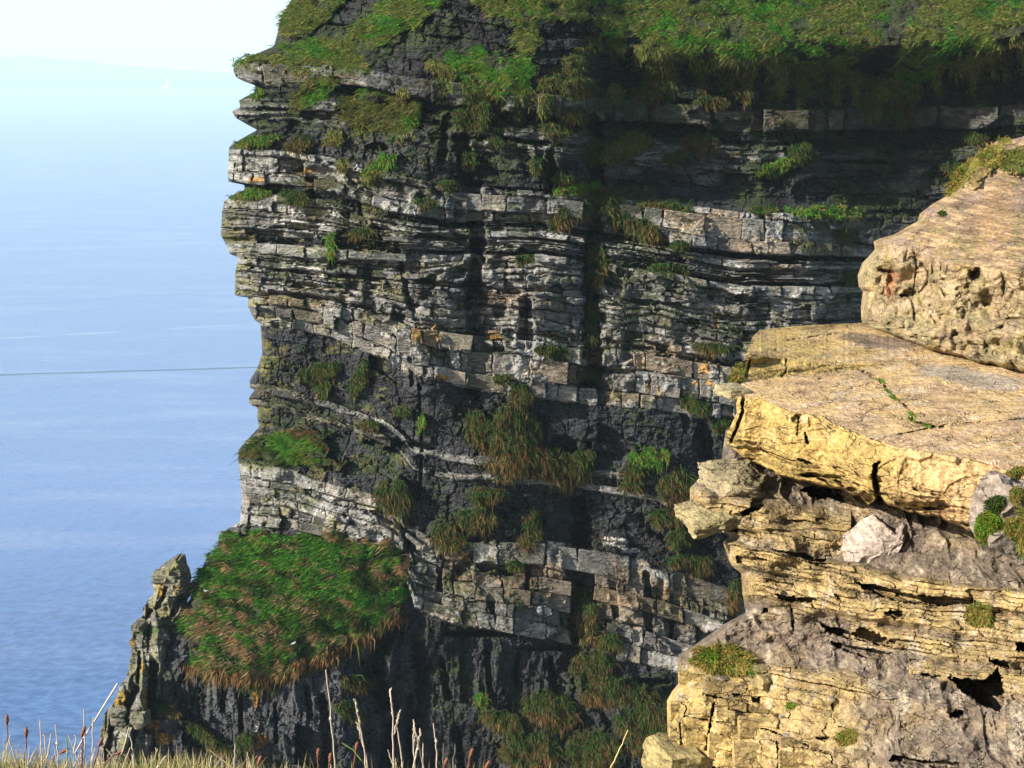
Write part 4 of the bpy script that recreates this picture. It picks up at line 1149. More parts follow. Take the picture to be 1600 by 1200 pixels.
FACE = build_face()
face = link('rock_face', FACE.mesh('rock_face', back=(0.6, 2.0, 5.0, 10.0), inset=(3, 6, 10, 14)), M_SAND)
tag(face, 'weathered tan rock face and grey scree below the slab', kind='structure')


# ---- stones with a shape of their own
def rough_stone(name, size, seed, mat, cols, parent=None, loc=(0, 0, 0), rot=(0, 0, 0), cuts=5, layered=0.0, jag=0.22, shave=(0.62, 0.84)):
    """a broken block: a box cut by random planes, then roughened"""
    r = np.random.default_rng(seed)
    n = cuts * 2 + 1
    g = np.linspace(-1, 1, n)
    V = []; F = []
    for ax in range(3):
        for sg in (-1, 1):
            a, b = np.meshgrid(g, g, indexing='ij')
            p = np.zeros(a.shape + (3,)); o = [k for k in range(3) if k != ax]
            p[..., ax] = sg; p[..., o[0]] = a; p[..., o[1]] = b
            base = len(V) * 0 + sum(len(v) for v in V)
            V.append(p.reshape(-1, 3)); f = grid_faces(n, n) + base
            flip = (sg > 0) == (ax == 1)
            F.append(f[:, ::-1] if not flip else f)
    V = np.concatenate(V); F = np.concatenate(F)
    for _ in range(7):                                   # shave corners off with planes
        nrm = r.normal(0, 1, 3); nrm /= np.linalg.norm(nrm)
        lim = np.abs(nrm).sum() * r.uniform(*shave)
        d = V @ nrm - lim
        V = V - np.maximum(d, 0)[:, None] * nrm
    q = V * 2.2 + seed * 3.1
    V = V + jag * 0.5 * np.stack([fbm(q[:, 0] + q[:, 2], q[:, 1] - q[:, 2], 3, 7), fbm(q[:, 1] + 5 + q[:, 0], q[:, 2], 3, 8), fbm(q[:, 2] + q[:, 1] + 9, q[:, 0], 3, 9)], -1)
    q = V * 9.0 + seed * 1.7
    V = V * (1 + 0.10 * jag * fbm(q[:, 0] + 0.5 * q[:, 1], 2.0 * q[:, 2] - 0.4 * q[:, 1], 3, 21)[:, None])
    if layered:
        st = np.floor(V[:, 2:3] * 4)
        V[:, :2] *= 1 + layered * (_hash(st, st * 0 + seed, 5) - 0.5)
    V = V * np.asarray(size) / 2
    cc = np.tile(np.asarray(cols) * 0.58, (len(V), 1)) * (1 + 0.30 * fbm(V[:, 0] * 5 + seed, V[:, 2] * 11 + V[:, 1] * 4, 4, 15))[:, None]
    me = make_mesh(name, V, F, cc)
    o = link(name, me, mat, parent, loc)
    o.rotation_euler = rot
    return o


def on(rl, x, y, off=0.0):
    d = float(rl.sample(np.array([float(x)]), np.array([float(y)]), rl.D)[0])
    return world_pt(x, y, d - off), d


p, d = on(FACE, 1370, 854, 0.05)
b = link('boulder', None, None, None, tuple(p))
tag(b, 'angular pinkish boulder with split dark right side resting on the scree', 'boulder')
rough_stone('block', (0.86, 0.62, 0.50), 44, M_SAND, (0.66, 0.54, 0.45), b, (-0.10, 0.05, 0.0), (R(24), R(-24), R(10)), 9, 0.05, 0.10, (0.50, 0.74))
for k, (dx, dy, dz, sx, sy, sz, ry) in enumerate([(0.22, -0.06, 0.05, 0.15, 0.56, 0.56, 38), (0.33, -0.02, 0.0, 0.11, 0.52, 0.50, 30), (0.42, 0.03, -0.06, 0.09, 0.46, 0.42, 24), (0.02, -0.26, -0.06, 0.52, 0.10, 0.30, -20), (0.47, 0.10, -0.12, 0.12, 0.36, 0.26, 12)]):
    rough_stone('shard', (sx, sy, sz), 640 + k, M_SAND, (0.56, 0.45, 0.38), b, (dx, dy, dz), (R(14), R(ry), R(-12 + 7 * k)), 4, 0.0, 0.16, (0.55, 0.8))
p, d = on(FACE, 1130, 762, 0.05)
b = rough_stone('jutting_rock', (1.12, 1.2, 0.52), 52, M_SAND, (0.40, 0.33, 0.19), None, p + np.array([0.1, 0.2, 0]), (R(6), R(-7), R(20)), 11, 0.05, 0.24, (0.50, 0.74))
tag(b, 'rounded rock jutting left from under the slab beside the black cleft', 'rock')
p, d = on(FACE, 1112, 812, -0.1)
b = rough_stone('jutting_rock', (0.80, 1.0, 0.30), 53, M_SAND, (0.42, 0.34, 0.17), None, p + np.array([0.0, 0.2, 0]), (R(4), R(-4), R(10)), 9, 0.05, 0.22, (0.5, 0.75))
tag(b, 'flat pale rock directly beneath the rounded jutting rock', 'rock')
p, d = on(FACE, 1058, 1188, -0.05)
b = rough_stone('sandstone_block', (0.66, 0.9, 0.56), 57, M_SAND, (0.46, 0.36, 0.15), None, p, (R(2), R(4), R(20)), 6, 0.0, 0.10)
tag(b, 'squared yellow sandstone block poking out at the bottom of the outcrop', 'rock')
p, d = on(FACE, 1118, 617 + 60, 0.0)
pt = world_pt(1141, 612, float(slab_edge_depth(1160)) + 0.5)
b = rough_stone('thin_ledge', (0.44, 0.6, 0.17), 58, M_SAND, (0.43, 0.35, 0.19), None, pt, (0, R(4), R(12)), 6, 0.0, 0.14)
tag(b, 'thin pale flake of rock sticking out at the left end of the slab', 'rock')
p, d = on(FACE, 1196, 1058, -0.03)
b = rough_stone('lichen_stone', (0.42, 0.4, 0.2), 61, M_SAND, (0.36, 0.28, 0.13), None, p, (R(5), R(6), R(30)), 6, 0.0, 0.14)
tag(b, 'oval lichen covered stone just right of the yellow green tuft', 'stone')
p, d = on(FACE, 1130, 1062, -0.02)
b = rough_stone('grey_stone', (0.16, 0.16, 0.12), 62, M_SAND, (0.30, 0.25, 0.19), None, p, (R(5), R(6), R(30)), 4, 0.0, 0.14)
tag(b, 'small grey stone at the lower edge of the yellow green tuft', 'stone')
rs = np.random.default_rng(91)
proto = None
LOOSE = [(1462, 1131, .13, 'square pinkish stone lying alone on the grey scree'), (1300, 1092, .10, None), (1366, 1128, .10, None), (1352, 1136, .11, None), (1400, 1154, .10, None), (1498, 1160, .08, None), (1515, 1160, .09, None), (1340, 1100, .07, None), (1262, 1098, .07, None), (1440, 1090, .08, None),
         (1232, 1150, .13, None), (1222, 1118, .10, None), (1550, 1150, .09, None), (1480, 1140, .06, None), (1420, 1110, .06, None), (1330, 1066, .07, None), (1530, 1190, .1, None), (1300, 1060, .06, None), (1270, 1060, .07, None)]
protos = []
for i, (x, y, sz, lab) in enumerate(LOOSE):
    p, d = on(FACE, x, y, -0.01)
    if len(protos) < 4:
        o = rough_stone('loose_stone', (1.0, 0.8, 0.45), 70 + i, M_SAND, (0.40, 0.32, 0.24), None, p, (0, 0, 0), 3, 0.0, 0.2)
        protos.append(o)
    else:
        o = protos[i % 4].copy(); COL.objects.link(o); o.location = p
    k = sz * d / 18
    o.scale = (k, k, k); o.rotation_euler = (rs.uniform(-.3, .3), rs.uniform(-.3, .3), rs.uniform(0, 6))
    tag(o, lab or 'small loose stone scattered on the grey scree slope', 'stone', 'loose stones on the scree')
# rows of squared blocks at the foot of the outcrop (parts of the rock face)
r = np.random.default_rng(33)
courses = [  # photo outline corners of visible blocks: x0, x1, top left y, top right y, bottom left, bottom right
    (1046, 1066, 1096, 1102, 1132, 1136), (1044, 1066, 1134, 1138, 1168, 1178), (1068, 1104, 1118, 1126, 1140, 1146), (1068, 1104, 1142, 1148, 1182, 1190), (1116, 1150, 1104, 1112, 1142, 1150), (1106, 1142, 1146, 1152, 1192, 1200), (1152, 1214, 1116, 1130, 1152, 1162), (1144, 1212, 1156, 1166, 1198, 1206),
    (1060, 1098, 1046, 1054, 1068, 1076), (1100, 1150, 1056, 1068, 1078, 1090), (1122, 1168, 1090, 1100, 1102, 1112), (1170, 1220, 1102, 1114, 1112, 1126), (1218, 1262, 1148, 1160, 1166, 1176), (1216, 1270, 1172, 1182, 1204, 1212), (1264, 1300, 1160, 1168, 1178, 1184), (1300, 1330, 1166, 1172, 1182, 1190), (1332, 1366, 1168, 1176, 1186, 1192)]
for x0, x1, a, b_, c, e in courses:
    xm, ym = (x0 + x1) / 2, (a + b_ + c + e) / 4
    d0 = float(np.median(FACE.sample(np.linspace(x0 + 3, x1 - 3, 7), np.full(7, ym), FACE.D)))
    fr = d0 - r.uniform(0.0, 0.07)
    P8 = np.zeros((2, 2, 2, 3))
    for i, x in enumerate((x0, x1)):
        for j, y in enumerate(((a, b_), (c, e))):
            P8[i, 0, j] = world_pt(x + r.uniform(-1.5, 1.5), y[i] + r.uniform(-1.5, 1.5), fr + r.normal(0, 0.03))
            P8[i, 1, j] = world_pt(x, y[i], d0 + 0.6)
    V, F = chamfer_block(P8, r.uniform(0.015, 0.035))
    cc = FACE.sample(np.linspace(x0 + 2, x1 - 2, 5), np.full(5, ym), FACE.C).mean(0)
    Vc, cen = recentre(V)
    link('stone', make_mesh('stone', Vc, F, np.tile(cc, (len(V), 1))), M_SAND, face, cen)

# mossy boulder at the right edge
p = world_pt(1590, 815, 15.2)
mb = rough_stone('mossy_boulder', (0.75, 0.7, 0.85), 66, M_SAND, (0.36, 0.29, 0.23), None, p, (R(5), R(14), R(10)), 9, 0.0, 0.3)
tag(mb, 'pinkish boulder with moss cushions at the right edge under the slab', 'boulder')

# ---- pinnacle standing before the headland foot
PN_SIL = [(283, 874), (268, 881), (258, 884), (246, 892), (240, 900), (237, 910), (240, 926), (230, 940), (224, 951), (226, 966), (214, 972), (208, 980), (205, 994), (201, 1003), (206, 1012), (203, 1030), (202, 1046), (190, 1070), (175, 1100), (163, 1116),
          (160, 1128), (157, 1144), (154, 1170), (149, 1198), (140, 1240), (132, 1300)]
PN_RIGHT = [(874, 270), (884, 283), (899, 287), (905, 284), (921, 291), (936, 290), (950, 288), (965, 282), (980, 276), (1000, 268), (1030, 262), (1060, 258), (1080, 252), (1110, 244), (1150, 238), (1200, 236), (1300, 236)]


def PINBASE(Y):
    return np.interp(Y, [870, 960, 1040, 1120, 1200, 1320], [121.0, 119.0, 115.5, 113.3, 112.0, 110.5])


def build_pinnacle():
    yy = np.arange(876, 1300, 1.4)
    right = np.interp(yy, [q[0] for q in PN_RIGHT], [q[1] for q in PN_RIGHT]) + 3.0 * fbm(yy / 12, yy * 0, 3, 500)
    rl = Relief(PN_SIL, 300.0, 876, 1300, 1.4)
    yl = rl.y
    right = np.interp(yl, yy, right)
    left = rl.xs + 1.8 * fbm(yl / 7, yl * 0, 3, 499)
    nu = 90
    u = np.linspace(0, 1, nu)
    X = left[:, None] + (right - left)[:, None] * u[None]
    Y = np.broadcast_to(yl[:, None], X.shape)
    # plan section: the left face looks to the sun, a rib, then the right side turns away into shade
    w = (right - left)[:, None] / FOC * 112
    D = PINBASE(Y) + w * (0.55 * (2 * u[None] - 1) ** 2)
    D = D - 1.2 * sstep(0.45, 0.15, np.abs(u[None] - 0.62 - 0.15 * fbm(Y / 60, X * 0, 2, 501)))
    ribs = ridged(X / 24 + 0.5 * fbm(X / 30, Y / 60, 2, 502), Y / 130, 2, 503)
    D = D - 1.3 * ribs + 0.5 * fbm(X / 20, Y / 24, 3, 504) + 0.10 * fbm(X / 4, Y / 4, 3, 505)
    f = Y + 3 * fbm(X / 30, Y / 20, 2, 506)
    b1 = np.floor(f / 11.0)
    D = D + 0.7 * (_hash(b1, np.floor(X / 22 + b1 * 0.37), 507) - 0.5) + 0.30 * np.exp(-(np.minimum(f / 11 - b1, 1 - f / 11 + b1) * 11 / 1.3) ** 2)
    for pl, w_, dp in [([(262, 905), (258, 930), (246, 950)], 5, 1.6), ([(236, 955), (214, 985)], 4, 1.2), ([(240, 1040), (236, 1100), (232, 1140)], 9, 3.0), ([(215, 1075), (200, 1100), (196, 1130)], 8, 2.4), ([(218, 1020), (216, 1070)], 3, 1.0), ([(176, 1130), (166, 1180), (160, 1220)], 6, 2.0), ([(210, 1140), (200, 1200)], 6, 1.8), ([(283, 930), (270, 960)], 6, 1.6)]:
        d = poly_dist(X, Y, pl, w_) + 2 * fbm(X / 8, Y / 8, 2, 508)
        D = D + dp * sstep(w_, w_ * 0.4, d)
    C = np.zeros(X.shape + (3,)) + np.array((0.115, 0.112, 0.092))
    C = mixc(C, (0.20, 0.195, 0.15), sstep(-0.1, 0.4, fbm(X / 14, Y / 18, 4, 511)))
    C = mixc(C, (0.145, 0.13, 0.04), 0.7 * sstep(0.15, 0.45, fbm(X / 12, Y / 14, 4, 512)))
    for cx, cy, rx, ry in [(252, 918, 8, 16), (278, 920, 12, 12), (208, 1005, 6, 10), (226, 1090, 6, 20), (190, 1095, 12, 20), (180, 1118, 12, 14), (236, 1060, 5, 30), (215, 1125, 12, 10), (222, 1040, 5, 10)]:
        C = mixc(C, (0.24, 0.155, 0.025), sstep(0.05, 0.35, eln(ell(X, Y, cx, cy, rx, ry), 0.3 * fbm(X / 5, Y / 5, 3, 513))) * 0.85)
    C = mixc(C, (0.06, 0.10, 0.02), sstep(0.1, 0.3, eln(ell(X, Y, 232, 985, 30, 9, -10), 0.3 * fbm(X / 6, Y / 5, 3, 514))) * 0.8)
    P = world_pt(X, Y, D)
    # close the body behind: the section comes round on the far side
    back = []
    for f_ in (0.9, 0.65, 0.35, 0.1):
        q = P[:, 0] * (1 - f_) + P[:, -1] * f_
        q = q.copy(); dep = 2.0 + 5.0 * math.sin(math.pi * f_) 
        q[:, 1] += dep * np.clip((right - left) / 60, 0.3, 1); back.append(q)
    Pc = np.concatenate([P, np.stack(back, 1), P[:, :1]], 1)
    Cc = np.concatenate([C, np.repeat(C[:, -1:], 4, 1), C[:, :1]], 1)
    F = grid_faces(*Pc.shape[:2])
    top = Pc[0].mean(0) + np.array([0, 0, 0.25])
    n0 = Pc.shape[0] * Pc.shape[1]
    V = np.concatenate([Pc.reshape(-1, 3), top[None]])
    capf = np.array([(i + 1, i, n0, n0) for i in range(Pc.shape[1] - 1)])
    me = make_mesh('rock_pinnacle', V, F, np.concatenate([Cc.reshape(-1, 3), Cc[0, :1]]))
    o = link('rock_pinnacle', me, M_CLIFF)
    tag(o, 'lichen stained rock pinnacle standing at the foot of the headland above the sea', 'rock pinnacle')
    # loose cap stones
    for x, y, sx, sz, sd in [(272, 889, 1.9, 0.75, 601), (262, 897, 2.4, 0.6, 602), (273, 908, 1.5, 0.8, 603), (252, 904, 1.2, 0.9, 604), (276, 922, 1.5, 0.6, 605), (222, 1122, 1.3, 1.4, 606), (186, 1112, 1.3, 0.6, 607), (219, 977, 0.9, 0.7, 608), (184, 1124, 1.2, 0.7, 609)]:
        st = rough_stone('stone', (sx, 1.6, sz), sd, M_CLIFF, (0.24, 0.225, 0.15), o, world_pt(x, y, float(PINBASE(y)) - 0.7), (0, R(random.uniform(-6, 6)), R(random.uniform(-20, 20))), 4, 0.12, 0.2)
    j = int(np.argmin(np.abs(yl - 974))); return P[j, 8]


PINTOP = build_pinnacle()

# ------------------------------------------------------------------ grass: many small blades on the turf and clumps
PAL = {
    'green': [((0.028, 0.123, 0.006), 5), ((0.057, 0.157, 0.009), 4), ((0.104, 0.152, 0.019), 2), ((0.152, 0.114, 0.033), 1)],
    'dark': [((0.009, 0.045, 0.005), 5), ((0.017, 0.064, 0.006), 4), ((0.045, 0.060, 0.011), 2), ((0.075, 0.045, 0.015), 0.8)],
    'mix': [((0.017, 0.068, 0.006), 4), ((0.056, 0.079, 0.012), 4), ((0.098, 0.071, 0.021), 3), ((0.128, 0.064, 0.024), 2)],
    'olive': [((0.114, 0.119, 0.025), 5), ((0.071, 0.114, 0.017), 3), ((0.180, 0.147, 0.048), 3), ((0.043, 0.114, 0.011), 1.5)],
    'brown': [((0.139, 0.064, 0.022), 5), ((0.109, 0.071, 0.022), 3), ((0.188, 0.094, 0.041), 2), ((0.026, 0.064, 0.007), 2.5)],
    'turf': [((0.150, 0.165, 0.030), 5), ((0.085, 0.165, 0.020), 4), ((0.23, 0.18, 0.055), 3), ((0.045, 0.15, 0.012), 2)],
    'turfgreen': [((0.045, 0.185, 0.010), 5), ((0.085, 0.215, 0.016), 4), ((0.15, 0.20, 0.03), 2)],
    'lush': [((0.027, 0.135, 0.007), 5), ((0.045, 0.189, 0.011), 4), ((0.090, 0.180, 0.018), 2), ((0.216, 0.135, 0.063), 0.8)],
    'hay': [((0.240, 0.145, 0.066), 5), ((0.180, 0.120, 0.040), 3), ((0.320, 0.210, 0.115), 3), ((0.048, 0.120, 0.012), 3)],
    'straw': [((0.345, 0.270, 0.128), 4), ((0.262, 0.217, 0.083), 3), ((0.135, 0.165, 0.038), 4), ((0.075, 0.135, 0.022), 2)],
    'moss': [((0.075, 0.188, 0.009), 5), ((0.135, 0.195, 0.015), 3), ((0.165, 0.098, 0.022), 1.2), ((0.038, 0.105, 0.007), 2)],
    'heath': [((0.195, 0.165, 0.034), 4), ((0.128, 0.150, 0.022), 3), ((0.225, 0.120, 0.038), 3), ((0.075, 0.128, 0.015), 3)],
    'damp': [((0.011, 0.046, 0.005), 6), ((0.024, 0.060, 0.007), 4), ((0.050, 0.052, 0.012), 2.5), ((0.085, 0.042, 0.016), 1.5)],
}


def pick(pal, n, r, X=None, Y=None, scale=14.0):
    cols = np.array([c for c, w in PAL[pal]]); w = np.array([w for c, w in PAL[pal]], float); w /= w.sum()
    cum = np.cumsum(w)
    v = r.random(n)
    if X is not None:                      # neighbouring blades belong to the same tuft
        q = np.clip(0.5 + 0.62 * fbm(X / scale, Y / (scale * 0.7), 3, 901), 0, 0.999)
        q = np.clip(0.62 * q + 0.38 * v, 0, 0.999)
        v = (np.argsort(np.argsort(q)) + 0.5) / n
    c = cols[np.searchsorted(cum, v)]
    return c * np.exp(r.normal(0, 0.22, (n, 1)))


def blades(P, d0, length, width, droop, cols, tipcol, r):
    """bent, tapering blades: five points and three triangles each; droop is the fall of the tip direction"""
    n = len(P)
    d0 = d0 / np.linalg.norm(d0, axis=1, keepdims=True)
    L = length[:, None]
    mid = P + d0 * L * 0.5
    d1 = d0 * 0.55 + droop; d1 = d1 / np.linalg.norm(d1, axis=1, keepdims=True)
    tip = mid + d1 * L * 0.55
    side = np.cross(d0 + d1, np.array([0.0, -1.0, 0.1]) + r.normal(0, 0.45, (n, 3)))
    side /= np.linalg.norm(side, axis=1, keepdims=True) + 1e-9
    w = width[:, None]
    V = np.stack([P - side * w * 0.5, P + side * w * 0.5, mid - side * w * 0.42, mid + side * w * 0.42, tip], 1)
    o = (np.arange(n) * 5)[:, None]
    F = np.concatenate([o + np.array([0, 1, 3]), o + np.array([0, 3, 2]), o + np.array([2, 3, 4])], 0)
    C = np.stack([cols, cols, cols, cols, cols * (1 - 0.5) + tipcol * 0.5], 1)
    return V.reshape(-1, 3), F, C.reshape(-1, 3)


def scatter_poly(poly, n, r, rag=9.0):
    xs = [q[0] for q in poly]; ys = [q[1] for q in poly]
    x = r.uniform(min(xs), max(xs), n); y = r.uniform(min(ys), max(ys), n)
    m = in_poly(x + rag * fbm(x / 16, y / 16, 3, 91), y + rag * fbm(x / 16, y / 16, 3, 92), poly)
    return x[m], y[m]


def lay(rl, x, y, pal, r, Lpx, wpx, dirs, drp, jit=0.5, scale=14.0, tip=(0.22, 0.14, 0.05), off=0.06):
    D = rl.sample(x, y, rl.D)
    n = len(x)
    P = world_pt(x, y, D - off)
    px = D / FOC
    L = Lpx * px * np.exp(r.normal(-0.08, 0.42, n))
    W = wpx * px * r.uniform(0.6, 1.4, n)
    d0 = np.asarray(dirs, float) + r.normal(0, jit, (n, 3))
    dr = np.asarray(drp, float) + r.normal(0, jit * 0.6, (n, 3))
    return blades(P, d0, L, W, dr, pick(pal, n, r, x, y, scale), np.asarray(tip), r)


def largest_cluster(x, y, cell=2.6):
    ix = np.floor((x - x.min()) / cell).astype(int); iy = np.floor((y - y.min()) / cell).astype(int)
    occ = {}
    for i, k in enumerate(zip(ix, iy)): occ.setdefault(k, []).append(i)
    seen = set(); best = []
    for k in occ:
        if k in seen: continue
        st = [k]; seen.add(k); got = []
        while st:
            q = st.pop(); got += occ[q]
            for dx in (-1, 0, 1):
                for dy in (-1, 0, 1):
                    n = (q[0] + dx, q[1] + dy)
                    if n in occ and n not in seen: seen.add(n); st.append(n)
        if len(got) > len(best): best = got
    return np.array(sorted(best), int)


def join(parts):
    V = []; F = []; C = []; k = 0
    for v, f, c in parts:
        V.append(v); F.append(f + k); C.append(c); k += len(v)
    return np.concatenate(V), np.concatenate(F), np.concatenate(C)


gr = np.random.default_rng(314)
# wide turf on the headland: nobody could count it
parts = []
turf_pal = ['turf', 'turf', 'turfgreen', 'turf', 'turf', 'olive', 'olive', 'turf', None, 'mix']
for i, pl in enumerate(TURF):
    if i == GREEN_SLOPE: continue
    xs = [q[0] for q in pl]; ys = [q[1] for q in pl]
    n = int((max(xs) - min(xs)) * (max(ys) - min(ys)) / 1.9)
    x, y = scatter_poly(pl, n, gr)
    k = y > -70
    for hole in BARE:
        k &= ~in_poly(x + 6 * fbm(x / 10, y / 10, 2, 93), y + 6 * fbm(x / 10, y / 10, 2, 94), hole)
    k &= fbm((x + 0.7 * y) / 34, (y - 0.4 * x) / 16, 3, 96) > -0.45
    x, y = x[k], y[k]
    greenish = fbm((x + y) / 60, (y - 0.4 * x) / 30, 3, 910) > (0.2 if i in (1, 3) else 0.5)
    for m, pal in ((greenish, 'turfgreen'), (~greenish, turf_pal[i])):
        if m.sum() > 3:
            parts.append(lay(CLIFF, x[m], y[m], pal, gr, 9.5, 1.05, (-0.5, -0.35, 0.15), (-0.6, -0.2, -0.65), 0.28, 26.0, (0.20, 0.17, 0.05)))
# ragged hanging edges under the turf
for x0, y0, x1, y1, n in [(930, 60, 1060, 95, 500), (1060, 95, 1300, 112, 1100), (1300, 112, 1420, 150, 500), (1420, 146, 1600, 60, 800), (700, 130, 836, 150, 600), (520, 205, 660, 205, 300), (365, 99, 510, 99, 260)]:
    t = gr.random(n); x = lerp(x0, x1, t) + gr.normal(0, 5, n); y = lerp(y0, y1, t) + gr.normal(0, 6, n)
    km = fbm(x / 17, y * 0, 2, 97) > -0.05
    x, y = x[km], y[km]; n = len(x)
    parts.append(lay(CLIFF, np.repeat(x, 2), np.repeat(y, 2) + gr.normal(0, 3, 2 * n), 'turf', gr, 8, 1.05, (-0.1, -0.35, -0.2), (0, -0.05, -1.0), 0.28))
# mossy streaks running down out of the turf into the dark rock
for k in range(120):
    sx = gr.uniform(690, 1600); sy = float(np.interp(sx, [690, 740, 836, 930, 1060, 1300, 1420, 1600], [110, 140, 145, 62, 92, 108, 146, 60]))
    ln = gr.uniform(14, 75); n = int(ln * gr.uniform(4, 9)); t = gr.random(n) ** 1.5
    x = sx + gr.normal(0, 4.5, n) * (1.2 - 0.6 * t) + gr.normal(0, 6) * t; y = sy - 6 + ln * t
    parts.append(lay(CLIFF, x, y, 'damp' if k % 3 else 'olive', gr, 7, 1.2, (-0.05, -0.35, 0.0), (0, -0.05, -1.0), 0.3))
V, F, C = join(parts)
tag(link('turf', make_mesh('turf', V, F, C), M_GRASS), 'olive and green turf hanging over the top of the cliff', kind='stuff')

# the big green slope, swept down to the left by wind
pl = TURF[GREEN_SLOPE]
x, y = scatter_poly(pl, 66000, gr)
k = fbm(x / 22, y / 12, 3, 923) > -0.78 + 0.35 * sstep(980, 1050, y) + 0.3 * sstep(330, 300, x)
x, y = x[k], y[k]
parts = []
q = fbm((x + 0.9 * y) / 40, (y - 0.6 * x) / 15, 3, 920) + 0.35 * fbm(x / 90, y / 70, 2, 921)
edge_b = sstep(1000, 1060, y + 0.12 * np.abs(x - 400)) * 0.5 + sstep(560, 640, x) * 0.35 + sstep(320, 290, x) * 0.3
dry = (q + edge_b) > 0.50
dk = (~dry) & (fbm(x / 30, y / 16, 3, 922) > 0.12)
for m, pal, L in ((dry, 'hay', 11.5), (dk, 'dark', 7.0), ((~dry) & ~dk, 'lush', 8.0)):
    parts.append(lay(CLIFF, x[m], y[m], pal, gr, L, 1.5, (-0.55, -0.40, 0.10), (-0.65, -0.2, -0.55), 0.30, 16.0, (0.16, 0.15, 0.04) if pal != 'hay' else (0.36, 0.22, 0.12)))
for (x0, y0, x1, y1, n) in [(296, 1040, 410, 1066, 900), (410, 1066, 540, 1010, 900), (540, 1010, 630, 960, 500)]:
    t = gr.random(n); xx = lerp(x0, x1, t) + gr.normal(0, 4, n); yy = lerp(y0, y1, t) + gr.normal(0, 5, n)
    parts.append(lay(CLIFF, xx, yy, 'brown', gr, 14, 2.0, (-0.2, -0.6, -0.2), (-0.1, -0.1, -1.0), 0.3))
V, F, C = join(parts)
tag(link('slope_grass', make_mesh('slope_grass', V, F, C), M_GRASS), 'bright green grass slope with rusty streaks at the foot of the headland', kind='stuff')

# clumps: each a thing of its own
for cx, cy, rx, ry, ang, pal, lab in CLUMPS:
    area = math.pi * rx * ry
    n = int(min(4600, max(180, area / 1.25)))
    t = gr.random(n) ** 0.5; a = gr.uniform(0, 2 * math.pi, n)
    u, v = rx * 0.93 * t * np.cos(a), ry * 0.93 * t * np.sin(a)
    ca, sa = math.cos(R(ang)), math.sin(R(ang))
    v = v + (gr.random(n) < 0.3) * np.abs(gr.normal(0, 0.45, n)) * ry * (fbm((cx + u) / 5, u * 0 + cy, 2, 933) > 0.0)
    x = cx + u * ca - v * sa; y = cy + u * sa + v * ca
    keep = (ell(x, y, cx, cy, rx, ry, ang) + 0.50 * fbm(x / 13, y / 10, 3, 930)) > (0.10 if area < 1500 else 0.24)
    keep &= x > CLIFF.left(y) - 1
    x, y = x[keep], y[keep]
    if len(x) < 12: continue
    kk = largest_cluster(x, y); x, y = x[kk], y[kk]
    # crowns stay green, the hanging fringe dries to rust
    low = sstep(-0.1, 0.9, (y - cy) / ry + 0.5 * fbm(x / 14, y / 14, 2, 931))
    dryf = {'green': 0.25, 'dark': 0.22, 'mix': 0.6, 'olive': 0.3, 'brown': 0.85}[pal]
    drym = (gr.random(len(x)) < low * dryf)
    steep = min(1.0, ry / max(rx, 1) + 0.35)
    parts = []
    L = 6.0 + 0.10 * min(rx, ry) + (3.0 if pal in ('brown', 'mix') else 0)
    base_pal = 'damp' if pal in ('brown', 'mix') else pal
    hang = (0, -0.15, -1.0)
    for m, pp in ((~drym, base_pal), (drym, 'brown')):
        if m.sum() > 2:
            parts.append(lay(CLIFF, x[m], y[m], pp, gr, L, 1.35, (0.0, -0.40, 0.02), hang, 0.34, 11.0, (0.19, 0.11, 0.04)))
    V, F, C = join(parts)
    Vc, cen = recentre(V)
    name = 'grass_clump'
    o = link(name, make_mesh(name, Vc, F, C), M_GRASS, None, cen)
    tag(o, lab, 'grass clump', 'grass clumps on the cliff')

# small tufts in joints everywhere
n = 5200
x = gr.uniform(345, 1340, n); y = gr.uniform(100, 1190, n)
wgt = 0.16 + 0.5 * sstep(340, 200, y) * sstep(560, 700, x) + 0.30 * sstep(60, 10, np.abs(x - 925)) + 0.25 * ell(x, y, 840, 760, 160, 130) + 0.25 * ell(x, y, 1050, 780, 120, 140) + 0.3 * ell(x, y, 900, 1120, 240, 90)
lvl = bed_level(x, y); seam = np.exp(-((lvl[:, None] - BTOP[None, :]) / 1.8) ** 2).max(1)
m = (x > CLIFF.left(y) + 6) & (gr.random(n) < wgt * (0.35 + seam)) & (fbm(x / 60, y / 50, 3, 940) > -0.15)
x, y = x[m], y[m]
xx = np.repeat(x, 15) + gr.normal(0, 5.5, len(x) * 15); yy = np.repeat(y, 15) + gr.normal(0, 2.0, len(x) * 15)
xx = np.maximum(xx, CLIFF.left(yy) + 2)
sub = CLIFF.sample(xx, yy, CLIFF.turf) < 0.5
V, F, C = lay(CLIFF, xx[sub], yy[sub], 'damp', gr, 6.0, 1.6, (0, -0.6, 0.2), (0, -0.1, -0.9), 0.4)
tag(link('small_tufts', make_mesh('small_tufts', V, F, C), M_GRASS), 'tiny scattered tufts of grass in the joints of the cliff', kind='stuff')


